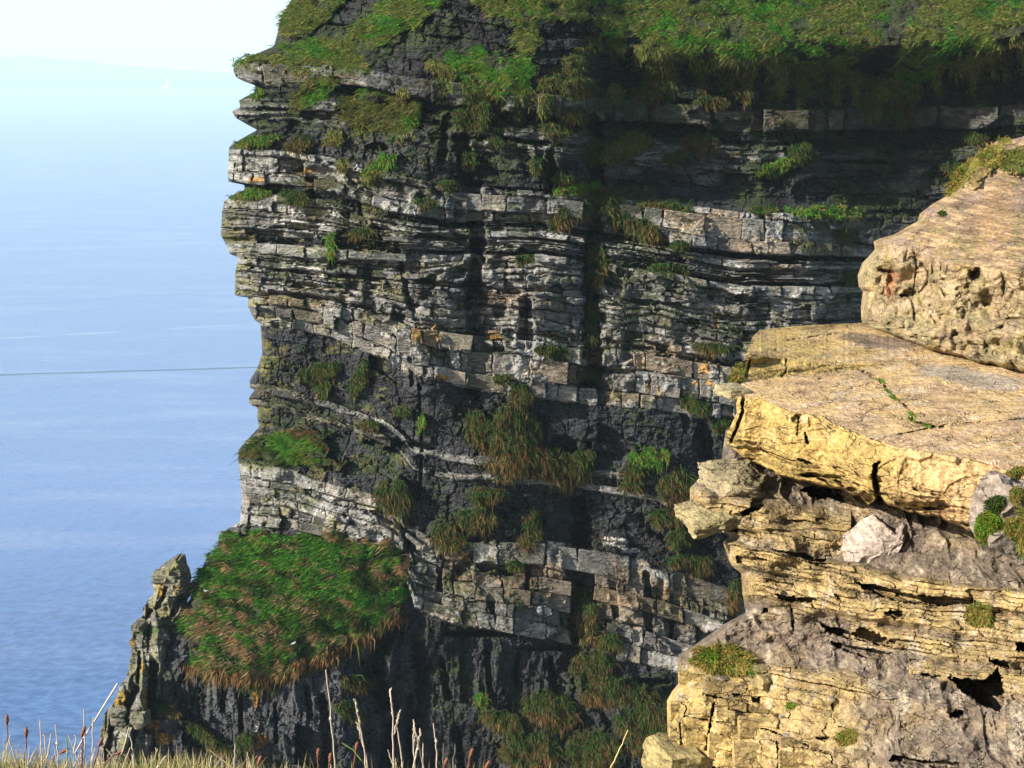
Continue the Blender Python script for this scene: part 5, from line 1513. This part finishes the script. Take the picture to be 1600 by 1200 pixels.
# ------------------------------------------------------------------ plants and moss on the sunlit outcrop
def cushion(rl, cx, cy, rx, ry, ang, pal, lab, name, cat, L=7.0, dome=0.10, n=1400, D0=None, group=None, wid=1.6):
    r = gr
    t = r.random(n) ** 0.5; a = r.uniform(0, 2 * math.pi, n)
    rag = 1 + 0.22 * fbm(np.cos(a) * 2 + cx, np.sin(a) * 2 + cy, 3, 951)
    ca, sa = math.cos(R(ang)), math.sin(R(ang))
    u, v = rx * t * rag * np.cos(a), ry * t * rag * np.sin(a)
    x = cx + u * ca - v * sa; y = cy + u * sa + v * ca
    D = (rl.sample(x, y, rl.D) if D0 is None else np.full(n, D0)) - dome * np.sqrt(np.maximum(0, 1 - t ** 2)) - 0.01
    P = world_pt(x, y, D); px = D / FOC
    out = np.stack([u / rx * 0.7, -np.sqrt(np.maximum(0.05, 1 - t ** 2)), -v / ry * 0.7 + 0.15], -1)
    V, F, C = blades(P, out + r.normal(0, 0.4, (n, 3)), L * px * r.uniform(0.5, 1.4, n), wid * px * r.uniform(0.6, 1.4, n), np.array([0, -0.1, -0.45]) + r.normal(0, 0.3, (n, 3)), pick(pal, n, r, x, y, 9.0), np.array((0.22, 0.18, 0.05)), r)
    # the body under the blades
    k = 9; g = np.linspace(0, 2 * math.pi, 18, endpoint=False); rings = []
    for i in range(k):
        tt = i / (k - 1) * 0.98
        xx = cx + rx * tt * np.cos(g) * ca - ry * tt * np.sin(g) * sa; yy = cy + rx * tt * np.cos(g) * sa + ry * tt * np.sin(g) * ca
        dd = (rl.sample(xx, yy, rl.D) if D0 is None else np.full(18, D0)) - dome * math.sqrt(max(0, 1 - tt * tt)) * (1 + 0.25 * fbm(xx / 6, yy / 6, 2, 952)) + (0.06 if i == k - 1 else 0)
        rings.append(world_pt(xx, yy, dd))
    B = np.stack(rings); Bf = []
    for i in range(k - 1):
        for j in range(18):
            a0, a1 = i * 18 + j, i * 18 + (j + 1) % 18
            Bf += [(a0, a1, a1 + 18), (a0, a1 + 18, a0 + 18)]
    V, F, C = join([(V, F, C), (B.reshape(-1, 3), np.array(Bf), np.tile(np.array(PAL[pal][0][0]) * 0.8, (k * 18, 1)))])
    Vc, cen = recentre(V)
    o = link(name, make_mesh(name, Vc, F, C), M_GRASS, None, cen)
    tag(o, lab, cat, group)
    return o


G = 'moss cushions and tufts on the sunlit outcrop'
cushion(FACE, 1134, 1032, 52, 22, 8, 'heath', 'spreading green and rusty tuft on the shoulder of the lower outcrop', 'heath_tuft', 'plant', 9, 0.16, 3600, None, G)
cushion(FACE, 1112, 1026, 18, 10, 0, 'moss', 'bright green cushion inside the spreading rusty tuft', 'moss_cushion', 'moss', 8, 0.22, 700, None, G)
cushion(FACE, 1530, 962, 22, 17, 0, 'heath', 'round yellow green tuft growing from a ledge at the right', 'heath_tuft', 'plant', 8, 0.16, 1100, None, G)
cushion(FACE, 1322, 1152, 18, 11, -20, 'heath', 'small yellow green tuft above the rounded stones at the bottom', 'heath_tuft', 'plant', 7, 0.1, 600, None, G)
cushion(FACE, 1236, 1102, 8, 4, -10, 'moss', 'tiny green sprig on the grey scree', 'moss_cushion', 'moss', 6, 0.03, 120, None, G)
cushion(FACE, 1552, 822, 32, 25, -20, 'moss', 'large bright green moss cushion under the right end of the slab', 'moss_cushion', 'moss', 6, 0.22, 3000, 15.1, G)
cushion(FACE, 1557, 788, 17, 12, 0, 'dark', 'dark green moss cushion directly above the large bright one', 'moss_cushion', 'moss', 6, 0.2, 800, 15.0, G)
cushion(FACE, 1589, 775, 12, 13, 0, 'heath', 'green and rust moss ball high on the mossy boulder', 'moss_cushion', 'moss', 6, 0.12, 600, 14.72, G)
cushion(FACE, 1580, 822, 11, 14, 0, 'heath', 'rusty moss ball on the middle of the mossy boulder', 'moss_cushion', 'moss', 6, 0.12, 600, 14.72, G)
cushion(FACE, 1585, 838, 7, 7, 0, 'dark', 'tiny dark green moss ball low on the mossy boulder', 'moss_cushion', 'moss', 5, 0.1, 240, 14.72, G)
cushion(FACE, 1600, 830, 10, 36, 0, 'heath', 'golden brown grass hanging at the very right edge below the slab', 'heath_tuft', 'plant', 14, 0.12, 900, 14.55, G)
cushion(SLAB, 1575, 748, 34, 9, -34, 'heath', 'golden green fringe of moss along the right end of the slab', 'moss_cushion', 'moss', 7, 0.1, 900, 15.6, G)
cushion(SLAB, 1150, 588, 8, 22, 24, 'heath', 'brown moss wedged at the left end of the slab', 'moss_cushion', 'moss', 7, 0.08, 500, None, G)
cushion(KNOLL, 1506, 272, 36, 11, -52, 'heath', 'yellow brown moss along the outline near the top of the knoll', 'moss_cushion', 'moss', 7, 0.14, 1500, None, G)
cushion(KNOLL, 1548, 244, 22, 15, -20, 'heath', 'yellow moss cushion just below the top of the knoll', 'moss_cushion', 'moss', 7, 0.16, 1000, None, G)
cushion(KNOLL, 1568, 221, 9, 6, 0, 'heath', 'small brown moss ball on the very top of the knoll', 'moss_cushion', 'moss', 6, 0.1, 260, None, G)
cushion(KNOLL, 1590, 250, 26, 16, -10, 'olive', 'olive grass patch at the right edge on top of the knoll', 'heath_tuft', 'plant', 7, 0.08, 1000, None, G)
cushion(KNOLL, 1472, 334, 6, 4, 0, 'dark', 'tiny dark sprig on the bare slope of the knoll', 'moss_cushion', 'moss', 5, 0.04, 90, None, G)
for x, y in [(1376, 595), (1389, 612), (1396, 622), (1425, 648), (1424, 656), (1445, 664)]:
    cushion(SLAB, x, y, 8, 2.6, 30, 'moss', 'small green sprig of moss growing in the long crack of the slab', 'crack_moss', 'moss', 4, 0.01, 90, None, 'moss in the slab crack', 1.2)

# ------------------------------------------------------------------ the grass bank at the bottom of the picture
GY = 1204.0


def bank_z(Y):
    return H - np.maximum(1.62, 0.548 * np.asarray(Y, float) + 0.07)


def build_bank():
    xs = np.linspace(-2.6, 3.4, 90); ys = np.concatenate([np.linspace(0.6, 3.6, 12), np.linspace(3.75, 4.6, 14), np.linspace(4.8, 7.5, 10)])
    X, Y = np.meshgrid(xs, ys)
    edge = 4.3 + 0.15 * fbm(X * 1.2, X * 0, 3, 960)
    z = bank_z(Y) + 0.012 * fbm(X * 2, Y * 2, 3, 961)
    z = z - np.maximum(Y - edge, 0) * 0.9
    C = np.zeros(X.shape + (3,)) + np.array((0.11, 0.10, 0.035))
    o = link('clifftop_bank', make_mesh('clifftop_bank', np.stack([X, Y, z], -1), grid_faces(len(ys), len(xs))[:, ::-1], C, True), M_SAND)
    tag(o, 'grassy cliff top bank just under the photographer', kind='structure')


build_bank()
# low grass along it
n = 5200
x = gr.uniform(-40, 1060, n); D = gr.uniform(3.7, 4.5, n)
dens = np.interp(x, [-40, 30, 130, 200, 260, 330, 420, 520, 640, 800, 1000], [1, .9, .6, .7, .9, .5, .08, .05, .05, .02, .01])
hgt = np.interp(x, [-40, 20, 90, 140, 200, 260, 320, 420, 520, 620, 720, 1060], [40, 40, 26, 18, 22, 30, 30, 18, 24, 18, 10, 6])
keep = gr.random(n) < dens
x, D, hgt = x[keep], D[keep], hgt[keep]; n = len(x)
P = world_pt(x, np.full(n, 1200.0), D); P[:, 2] = bank_z(D)
gap = (P[:, 2] - world_pt(x, np.full(n, 1200.0), D)[:, 2])          # how far the frame edge is above the root
L = (-gap) + hgt * D / FOC * gr.uniform(0.1, 1.15, n)
L = np.maximum(L, 0.03)
d0 = np.stack([gr.normal(0.05, 0.28, n), gr.normal(0, 0.2, n), np.ones(n)], -1)
V, F, C = blades(P, d0, L, gr.uniform(0.0035, 0.0075, n), np.stack([gr.normal(0, 0.4, n), gr.normal(0, 0.3, n), gr.uniform(0.1, 0.8, n)], -1), pick('straw', n, gr, x, x * 0, 24), np.array((0.5, 0.4, 0.2)), gr)
tag(link('bank_grass', make_mesh('bank_grass', V, F, C), M_GRASS), 'short straw and green grass along the bottom edge', kind='stuff')

M_STRAW = plain('dry_straw', (0.50, 0.41, 0.31), 0.6, 0.12, 60)
M_RUST = plain('rusty_seed', (0.17, 0.055, 0.025), 0.8, 0.3, 160)
M_GREENBLADE = plain('green_blade', (0.20, 0.28, 0.06), 0.6, 0.2, 60)
M_GOLD = plain('golden_straw', (0.50, 0.36, 0.14), 0.6, 0.15, 60)


def tube(pts, rad, n=6):
    pts = np.asarray(pts, float)
    m = len(pts); rad = np.broadcast_to(np.asarray(rad, float), (m,))
    t = np.gradient(pts, axis=0); t /= np.linalg.norm(t, axis=1, keepdims=True)
    a = np.cross(t, np.array([0.0, 1.0, 0.03])); a /= np.linalg.norm(a, axis=1, keepdims=True); b = np.cross(t, a)
    g = np.linspace(0, 2 * math.pi, n, endpoint=False)
    V = pts[:, None] + rad[:, None, None] * (a[:, None] * np.cos(g)[None, :, None] + b[:, None] * np.sin(g)[None, :, None])
    F = [(i * n + j, i * n + (j + 1) % n, (i + 1) * n + (j + 1) % n, (i + 1) * n + j) for i in range(m - 1) for j in range(n)]
    F += [(0, n - 1 - j, n - 2 - j, n - 2 - j) for j in range(0, n - 2)] + [((m - 1) * n, (m - 1) * n + j + 1, (m - 1) * n + j + 2, (m - 1) * n + j + 2) for j in range(n - 2)]
    return V.reshape(-1, 3), np.array(F, np.int32)


def stalk(px, head, lab, mat=None, r=0.0034, D=4.05, group='dry stalks along the bottom edge'):
    """px: photo points from the root up; head: None, 'ear' (thin pale seed head) or 'plantain' (short rusty head)"""
    mat = mat or M_STRAW
    D = D + random.uniform(-0.25, 0.25)
    pts = [px[0]] + list(px[1:])
    q = np.array([world_pt(x, y, D) for x, y in pts])
    root = q[0].copy(); d = (q[0] - q[1]); root = q[0] + d / max(1e-6, abs(d[2])) * max(0.02, q[0][2] - float(bank_z(D)) + 0.01)
    q = np.concatenate([root[None], q])
    s = np.linspace(0, 1, 14); k = np.linspace(0, 1, len(q))
    c = np.stack([np.interp(s, k, q[:, j]) for j in range(3)], -1)
    c[1:-1] = 0.5 * c[1:-1] + 0.25 * (c[:-2] + c[2:])
    c[1:-1, 0] += np.random.default_rng(int(px[0][0] * 7)).normal(0, 0.0012, len(c) - 2)
    e = link('grass_stalk', None, None, None, tuple(root))
    tag(e, lab, 'grass stalk', group)
    V, F = tube(c - root, np.linspace(r, r * 0.55, len(c)))
    link('stem', make_mesh('stem', V, F, None, True), mat, e)
    tipv = c[-1] - c[-3]; tipv = tipv / np.linalg.norm(tipv)
    if head == 'ear':
        V = []; F = []; kk = 0
        rr = np.random.default_rng(int(px[0][0]))
        for j in range(16):
            base = c[-1] - root - tipv * 0.0055 * j
            a = rr.uniform(0, 6.28); o = np.array([math.cos(a), math.sin(a), 0]) * 0.4 + tipv
            o /= np.linalg.norm(o)
            v, f = tube([base, base + o * 0.006, base + o * 0.013], [0.0012, 0.0026, 0.0004], 5)
            V.append(v); F.append(f + kk); kk += len(v)
        link('seed_head', make_mesh('seed_head', np.concatenate(V), np.concatenate(F)), mat, e)
    elif head == 'plantain':
        base = c[-1] - root
        hl = 0.034
        s2 = np.linspace(0, 1, 9)
        v, f = tube([base + tipv * hl * (u - 0.4) for u in s2], [0.0016 + 0.0042 * math.sin(math.pi * min(1, 0.08 + 0.9 * u)) ** 0.6 for u in s2], 8)
        v = v + 0.0007 * np.random.default_rng(3).normal(0, 1, v.shape)
        link('seed_head', make_mesh('seed_head', v, f), M_RUST, e)
    elif head == 'joint':
        base = c[9] - root
        v, f = tube([base - tipv * 0.006, base, base + tipv * 0.01], [0.0024, 0.0050, 0.0018], 6)
        link('stem_joint', make_mesh('stem_joint', v, f), mat, e)
    return e


STALKS = [
    ([(523, 1200), (518, 1130), (509, 1046)], 'joint', 'tallest pale dry stalk with a knot, standing alone left of the bottom centre', None),
    ([(572, 1200), (566, 1150), (555, 1096)], 'ear', 'pale leaning stalk with a feathery tip, second of the bottom centre stalks', None),
    ([(574, 1198), (568, 1164), (559, 1132)], 'ear', 'shorter pale stalk crossing the pale leaning stalk with a feathery tip', None),
    ([(615, 1200), (615, 1140), (610, 1080)], 'ear', 'upright pale stalk with a knobbly seed head before the black cleft', None),
    ([(629, 1200), (624, 1160), (619, 1128), (624, 1113)], 'ear', 'thin pale stalk bent at its tip right of the knobbly upright one', None),
    ([(648, 1200), (646, 1160), (647, 1128)], 'ear', 'pale stalk at the left of the tight bottom bunch', None),
    ([(646, 1200), (652, 1170), (657, 1144)], 'ear', 'pale stalk leaning right in the tight bottom bunch', None),
    ([(662, 1200), (655, 1170), (648, 1136)], None, 'pale stalk leaning left in the tight bottom bunch', None),
    ([(661, 1200), (661, 1160)], None, 'short upright straw at the right of the tight bottom bunch', None),
    ([(683, 1200), (681, 1160), (677, 1130)], 'joint', 'slim pale stalk just right of the tight bottom bunch', None),
    ([(692, 1200), (693, 1162)], None, 'short thick straw, rightmost of the pale ones at the bottom centre', None),
    ([(366, 1200), (367, 1162)], None, 'short thick white straw under the white streaked groove', None),
    ([(359, 1196), (342, 1184), (327, 1172)], None, 'golden straw leaning left below the grey wall', 'gold'),
    ([(247, 1198), (253, 1190), (259, 1181)], None, 'short pale straw leaning right below the grey wall', None),
    ([(326, 1200), (329, 1192), (331, 1180)], None, 'short faint straw beside the golden leaning one', None),
    ([(955, 1200), (968, 1172), (981, 1141)], None, 'golden straw leaning right in front of the rusty foot of the cliff', 'gold'),
    ([(66, 1196), (64, 1160), (63, 1124)], None, 'tall straight white straw against the sea, left of the broken straw', None),
    ([(92, 1200), (90, 1164), (86, 1132)], 'joint', 'white straw with a pointed tip against the sea, right of the broken straw', None),
    ([(133, 1200), (132, 1150), (131, 1108)], 'joint', 'tallest white straw against the sea at the left', None),
    ([(144, 1192), (145, 1160), (146, 1120)], None, 'slim white straw just right of the tallest one against the sea', None),
    ([(71, 1196), (75, 1172), (80, 1146)], None, 'white straw leaning right between two upright ones', None),
    ([(72, 1196), (71, 1164), (70, 1149), (66, 1148)], None, 'broken straw with its tip folded over', None),
    ([(7, 1196), (11, 1172), (16, 1148)], None, 'white straw leaning right at the left edge', None),
    ([(26, 1192), (20, 1172), (14, 1156)], None, 'pale straw leaning left at the left edge', None),
    ([(126, 1200), (116, 1172), (106, 1147)], None, 'white straw leaning left across the tallest one', None),
    ([(124, 1166), (113, 1184), (120, 1150), (115, 1148)], None, 'short bent straw beside the tallest one at the left', None),
    ([(184, 1200), (193, 1168), (202, 1136)], None, 'white straw leaning right in front of the pinnacle', None),
    ([(208, 1198), (208, 1170), (205, 1154), (201, 1146)], None, 'curved white straw in front of the pinnacle', None),
    ([(56, 1200), (57, 1168)], None, 'short upright straw left of the tall ones against the sea', None),
    ([(184, 1200), (176, 1182), (166, 1170)], None, 'white straw leaning left in front of the pinnacle foot', None),
    ([(9, 1190), (11, 1160), (11, 1126)], 'plantain', 'rusty seed head on a dark stem at the left edge', 'rust'),
    ([(38, 1196), (40, 1172), (41, 1146)], 'plantain', 'brown cigar shaped seed head against the sea', 'rust'),
    ([(81, 1192), (86, 1180), (93, 1177), (99, 1174)], 'plantain', 'dark nodding seed head bent to the right against the sea', 'rust'),
    ([(128, 1180), (129, 1160), (130, 1144)], 'plantain', 'rusty seed head hugging the tallest white straw', 'rust'),
    ([(148, 1190), (153, 1172), (157, 1160)], 'plantain', 'rusty seed head leaning right at the foot of the pinnacle', 'rust'),
    ([(174, 1184), (180, 1179), (186, 1176)], 'plantain', 'rusty seed head lying flat before the pinnacle', 'rust'),
    ([(404, 1200), (405, 1190)], 'plantain', 'small brown seed head under the orange stained groove', 'rust'),
    ([(497, 1196), (497, 1178)], 'plantain', 'brown seed head left of the tallest lone stalk', 'rust'),
    ([(514, 1200), (516, 1186)], 'plantain', 'reddish seed head at the foot of the tallest lone stalk', 'rust'),
    ([(553, 1196), (555, 1180), (557, 1168)], 'plantain', 'brown seed head left of the feathery leaning stalk', 'rust'),
    ([(695, 1200), (696, 1192)], 'plantain', 'small reddish seed head beside the short thick straw', 'rust'),
    ([(731, 1200), (734, 1186), (736, 1178)], 'plantain', 'orange brown seed head right of the pale stalks', 'rust'),
    ([(759, 1202), (761, 1196)], 'plantain', 'lowest brown seed head, right of the orange brown one', 'rust'),
    ([(106, 1196), (105, 1176), (104, 1152)], None, 'green blade of grass among the white straws at the left', 'green'),
    ([(568, 1192), (552, 1172), (534, 1160)], None, 'thin green blade arching left below the feathery stalk', 'green'),
]
MS = {None: None, 'gold': M_GOLD, 'rust': M_RUST, 'green': M_GREENBLADE}
for px, hd, lab, mk in STALKS:
    stalk(px, hd, lab, MS[mk], 0.0030 if mk in ('rust', 'green') else 0.0029)
# thin stray straws, nothing tells them apart
sr = np.random.default_rng(8)
for i in range(34):
    x = float(sr.choice([sr.uniform(-5, 260), sr.uniform(330, 730)], p=[0.72, 0.28])); hh = sr.uniform(12, 38)
    lean = sr.normal(0, 7)
    stalk([(x, 1200), (x + lean * .5, 1200 - hh * .5), (x + lean, 1200 - hh)], None, 'thin short dry straw sticking up from the bottom edge', M_STRAW, 0.0022, 4.1, 'thin short straws along the bottom edge')

# ------------------------------------------------------------------ gulls
M_WHITE = plain('white_feathers', (0.7, 0.69, 0.66), 0.7, 0.05, 20)
M_GULLGREY = plain('grey_wing', (0.30, 0.32, 0.36), 0.7, 0.08, 20)
M_BEAK = plain('yellow_beak', (0.65, 0.42, 0.05), 0.5, 0.05, 20)


def gull(P, face_deg, lab, size=1.0):
    root = link('gull', None, None, None, tuple(P)); tag(root, lab, 'gull', 'white gulls resting on the cliff')
    root.rotation_euler = (0, 0, R(face_deg)); root.scale = (size * 0.62,) * 3
    # body, neck and head as one surface along a bent axis (facing +x)
    ax = np.array([(-0.30, 0, 0.17), (-0.22, 0, 0.185), (-0.10, 0, 0.20), (0.03, 0, 0.215), (0.12, 0, 0.25), (0.165, 0, 0.31), (0.19, 0, 0.355), (0.225, 0, 0.375), (0.255, 0, 0.37)])
    V, F = tube(ax, [0.006, 0.045, 0.085, 0.095, 0.075, 0.045, 0.047, 0.042, 0.01], 12)
    link('body', make_mesh('body', V, F, None, True), M_WHITE, root)
    for s in (-1, 1):
        w = np.array([(0.06, s * 0.085, 0.235), (-0.05, s * 0.098, 0.235), (-0.18, s * 0.075, 0.215), (-0.30, s * 0.04, 0.19), (-0.40, s * 0.012, 0.175)])
        V, F = tube(w, [0.02, 0.042, 0.034, 0.02, 0.004], 8)
        link('wing', make_mesh('wing', V, F, None, True), M_GULLGREY, root)
        V, F = tube([(0.0, s * 0.03, -0.02), (0.0, s * 0.03, 0.14)], 0.008, 6)
        link('leg', make_mesh('leg', V, F), M_BEAK, root)
    V, F = tube([(0.25, 0, 0.37), (0.28, 0, 0.365), (0.305, 0, 0.355)], [0.013, 0.009, 0.002], 6)
    link('beak', make_mesh('beak', V, F), M_BEAK, root)
    V, F = tube([(-0.26, 0, 0.17), (-0.36, 0, 0.155), (-0.42, 0, 0.15)], [0.03, 0.035, 0.02], 8)
    V[:, 2] = 0.16 + (V[:, 2] - 0.16) * 0.35
    link('tail', make_mesh('tail', V, F), M_WHITE, root)


def on_cliff(x, y, off):
    d = float(CLIFF.sample(np.array([float(x)]), np.array([float(y)]), CLIFF.D)[0])
    return world_pt(x, y, d - off)


gull(PINTOP, 160, 'white gull standing on a shoulder of the rock pinnacle', 1.15)
gull(on_cliff(322, 926, 0.5), 200, 'white gull sitting at the left edge of the green slope', 1.2)
gull(on_cliff(459, 1008, 0.5), 30, 'white gull sitting low on the green slope', 1.2)
gull(on_cliff(1300, 358, 0.6), 190, 'white gull perched on the shaded ledge left of the knoll', 1.1)



# ------------------------------------------------------------------ sea
def build_sea():
    m, nt, p, out = new_mat('sea_water')
    geo = nt.nodes.new('ShaderNodeNewGeometry')
    pos = geo.outputs['Position']
    mp = nt.nodes.new('ShaderNodeMapping'); mp.inputs['Scale'].default_value = (0.55, 1.0, 1.0)
    mp.inputs['Rotation'].default_value = (0, 0, R(12))
    nt.links.new(pos, mp.inputs['Vector'])
    w1 = noise_n(nt, mp.outputs[0], 0.2, 6, 0.62)
    w2 = noise_n(nt, mp.outputs[0], 0.03, 3, 0.5)
    hs = mathn(nt, 'ADD', w1, mathn(nt, 'MULTIPLY', w2, 1.6))
    bp = nt.nodes.new('ShaderNodeBump'); bp.inputs['Strength'].default_value = 0.85
    bp.inputs['Distance'].default_value = 1.0
    nt.links.new(hs, bp.inputs['Height']); nt.links.new(bp.outputs[0], p.inputs['Normal'])
    # broad wind streaks, pale slicks and one dark current line: marks on the water itself
    mp2 = nt.nodes.new('ShaderNodeMapping'); mp2.inputs['Scale'].default_value = (0.0017, 0.0075, 1)
    mp2.inputs['Rotation'].default_value = (0, 0, R(-4))
    nt.links.new(pos, mp2.inputs['Vector'])
    st = noise_n(nt, mp2.outputs[0], 1.0, 4, 0.55)
    sep = nt.nodes.new('ShaderNodeSeparateXYZ'); nt.links.new(pos, sep.inputs[0])
    wob = mathn(nt, 'MULTIPLY', mathn(nt, 'SUBTRACT', noise_n(nt, mp2.outputs[0], 9.0, 2), 0.5), 8.0)

    def line(y0, slope, width, soft):
        d = mathn(nt, 'ABSOLUTE', mathn(nt, 'ADD', mathn(nt, 'SUBTRACT', mathn(nt, 'SUBTRACT', sep.outputs['Y'], y0), mathn(nt, 'MULTIPLY', sep.outputs['X'], slope)), wob))
        return maprange(nt, d, width, width + soft, 1.0, 0.0)
    lines = LINES_AT
    dark = line(*lines[0])
    dark2 = line(*lines[1])
    pale = mathn(nt, 'MULTIPLY', line(*lines[2]), maprange(nt, noise_n(nt, mp2.outputs[0], 6.0, 3), 0.42, 0.6, 0.0, 1.0))
    rp = nt.nodes.new('ShaderNodeValToRGB')
    cr = rp.color_ramp
    cr.elements[0].position = 0.3; cr.elements[0].color = (0.006, 0.038, 0.13, 1)
    cr.elements[1].position = 0.75; cr.elements[1].color = (0.02, 0.08, 0.23, 1)
    nt.links.new(st, rp.inputs[0])

    def mix(c, fac, col):
        n = nt.nodes.new('ShaderNodeMix'); n.data_type = 'RGBA'
        nt.links.new(fac, n.inputs[0]); nt.links.new(c, n.inputs[6]); n.inputs[7].default_value = col
        return n.outputs[2]
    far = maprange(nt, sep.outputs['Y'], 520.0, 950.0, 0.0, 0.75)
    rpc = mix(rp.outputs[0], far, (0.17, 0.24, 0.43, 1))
    rip = maprange(nt, w1, 0.40, 0.62, 0.0, 0.6)
    c = mix(rpc, rip, (0.10, 0.20, 0.38, 1))
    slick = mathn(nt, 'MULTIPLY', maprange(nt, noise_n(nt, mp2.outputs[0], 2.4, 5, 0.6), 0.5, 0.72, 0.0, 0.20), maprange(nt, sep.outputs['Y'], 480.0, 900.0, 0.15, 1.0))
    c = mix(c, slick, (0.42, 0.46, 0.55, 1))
    c = mix(c, mathn(nt, 'MULTIPLY', dark, 0.85), (0.012, 0.04, 0.10, 1))
    c = mix(c, mathn(nt, 'MULTIPLY', dark2, 0.4), (0.012, 0.04, 0.10, 1))
    c = mix(c, mathn(nt, 'MULTIPLY', pale, 0.22), (0.55, 0.62, 0.68, 1))
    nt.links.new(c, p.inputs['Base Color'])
    p.inputs['Roughness'].default_value = 0.22
    p.inputs['IOR'].default_value = 1.33
    xs = np.array([-30000, -3000, -600, 0, 600, 3000, 30000], float)
    ys = np.array([-300, 0, 200, 500, 1500, 5000, 14000, 47000], float)
    X, Y = np.meshgrid(xs, ys)
    V = np.stack([X, Y, np.zeros_like(X)], -1)
    F = grid_faces(len(ys), len(xs))[:, ::-1]
    o = link('sea', make_mesh('sea', V, F), m)
    tag(o, 'calm blue sea fading to white towards the horizon', kind='structure')


def sea_xy(x, y):
    D = plane_depth(y, H)
    p = world_pt(x, y, D)
    return p[0], p[1]


def line_of(xa, ya, xb, yb, width, soft):
    X0, Y0 = sea_xy(xa, ya); X1, Y1 = sea_xy(xb, yb)
    k = (Y1 - Y0) / (X1 - X0)
    return (float(Y0 - k * X0), float(k), width, soft)


LINES_AT = [line_of(0, 586, 400, 574, 2.6, 2.0), line_of(0, 478, 380, 452, 0.8, 2.0), line_of(0, 529, 380, 507, 1.5, 7.0)]


def build_coast():
    m = plain('far_land', (0.05, 0.07, 0.045), 0.9, 0.3, 0.004)
    def ridge(name, D, prof, label, width):
        xs = np.linspace(-260, 640, 150)
        tops = np.interp(xs, [q[0] for q in prof], [q[1] for q in prof]) + 2.0 * fbm(xs / 40, xs * 0 + D, 4, 3)
        base = float(world_pt(0, 0, 1)[1])
        rows = []
        P = world_pt(xs, tops, np.full_like(xs, D + width * 0.5))
        for f, dz in ((0.0, 0.0), (0.06, 0.22), (0.25, 0.62), (0.5, 1.0), (0.75, 0.6), (1.0, 0.0)):
            q = P.copy()
            k = (D + width * f) / (D + width * 0.5)
            q[:, 0] *= k; q[:, 1] = D + width * f
            q[:, 2] = np.maximum(q[:, 2], 4.0) * dz * (1 + 0.12 * fbm(xs / 18, xs * 0 + f * 9, 3, 5)) - (2.0 if dz == 0 else 0)
            rows.append(q)
        V = np.stack(rows)
        o = link(name, make_mesh(name, V, grid_faces(len(rows), len(xs))[:, ::-1], smooth=True), m)
        tag(o, label, kind='structure')
    dc = float(plane_depth(137.5, H))
    ridge('low_coast', dc, [(-260, 118), (0, 119), (120, 121), (260, 126), (330, 127), (430, 130), (640, 136)], 'low faint coast along the far side of the bay', 900)
    ridge('far_hills', dc * 1.10, [(-260, 84), (40, 87), (95, 91), (150, 99), (210, 103), (300, 111), (420, 117), (640, 120)], 'pale hills fading into haze above the far coast', 1500)
    # white tower on the coast
    D = dc - 30
    b = world_pt(262, 136, D)
    s = D / FOC
    mt = plain('white_paint', (0.8, 0.8, 0.78), 0.6, 0.05, 1.0)
    root = link('lighthouse', None, loc=(b[0], b[1], -1.0))
    tag(root, 'small white lighthouse tower on the far low coast', 'lighthouse')
    def lathe(name, prof, n=12, mat=mt):
        a = np.linspace(0, 2 * math.pi, n, endpoint=False)
        V = np.stack([np.stack([r * np.cos(a), r * np.sin(a), np.full(n, z)], -1) for r, z in prof])
        F = []
        for i in range(len(prof) - 1):
            for j in range(n):
                F.append((i * n + j, i * n + (j + 1) % n, (i + 1) * n + (j + 1) % n, (i + 1) * n + j))
        return link(name, make_mesh(name, V, np.array(F)), mat, root)
    lathe('tower', [(3.2 * s, 0), (2.4 * s, 5 * s), (1.9 * s, 11 * s)])
    lathe('gallery', [(2.6 * s, 11 * s), (2.6 * s, 11.8 * s)])
    lathe('lantern', [(1.5 * s, 11.8 * s), (1.5 * s, 14 * s), (0.1 * s, 16 * s)])
    h = lathe('keepers_house', [(4.5 * s, 0), (4.5 * s, 2.2 * s), (0.2 * s, 3.4 * s)], 4)
    h.location = (-6 * s, 2 * s, 0)


build_sea()
build_coast()


def build_haze():
    m = bpy.data.materials.new('haze_air'); m.use_nodes = True
    nt = m.node_tree; nt.nodes.clear()
    out = nt.nodes.new('ShaderNodeOutputMaterial')
    v = nt.nodes.new('ShaderNodeVolumePrincipled')
    v.inputs['Color'].default_value = (0.68, 0.86, 0.97, 1)
    v.inputs['Density'].default_value = 0.000085
    v.inputs['Anisotropy'].default_value = 0.0
    nt.links.new(v.outputs[0], out.inputs['Volume'])
    x0, x1, y0, y1, z0, z1 = -32000, 32000, -400, 48000, -4, 860
    V = np.array([(x, y, z) for x in (x0, x1) for y in (y0, y1) for z in (z0, z1)], float)
    F = np.array([(0, 1, 3, 2), (4, 6, 7, 5), (0, 4, 5, 1), (2, 3, 7, 6), (0, 2, 6, 4), (1, 5, 7, 3)])
    o = link('haze', make_mesh('haze', V, F), m)
    tag(o, 'thin pale sea haze over the bay', kind='stuff')


build_haze()
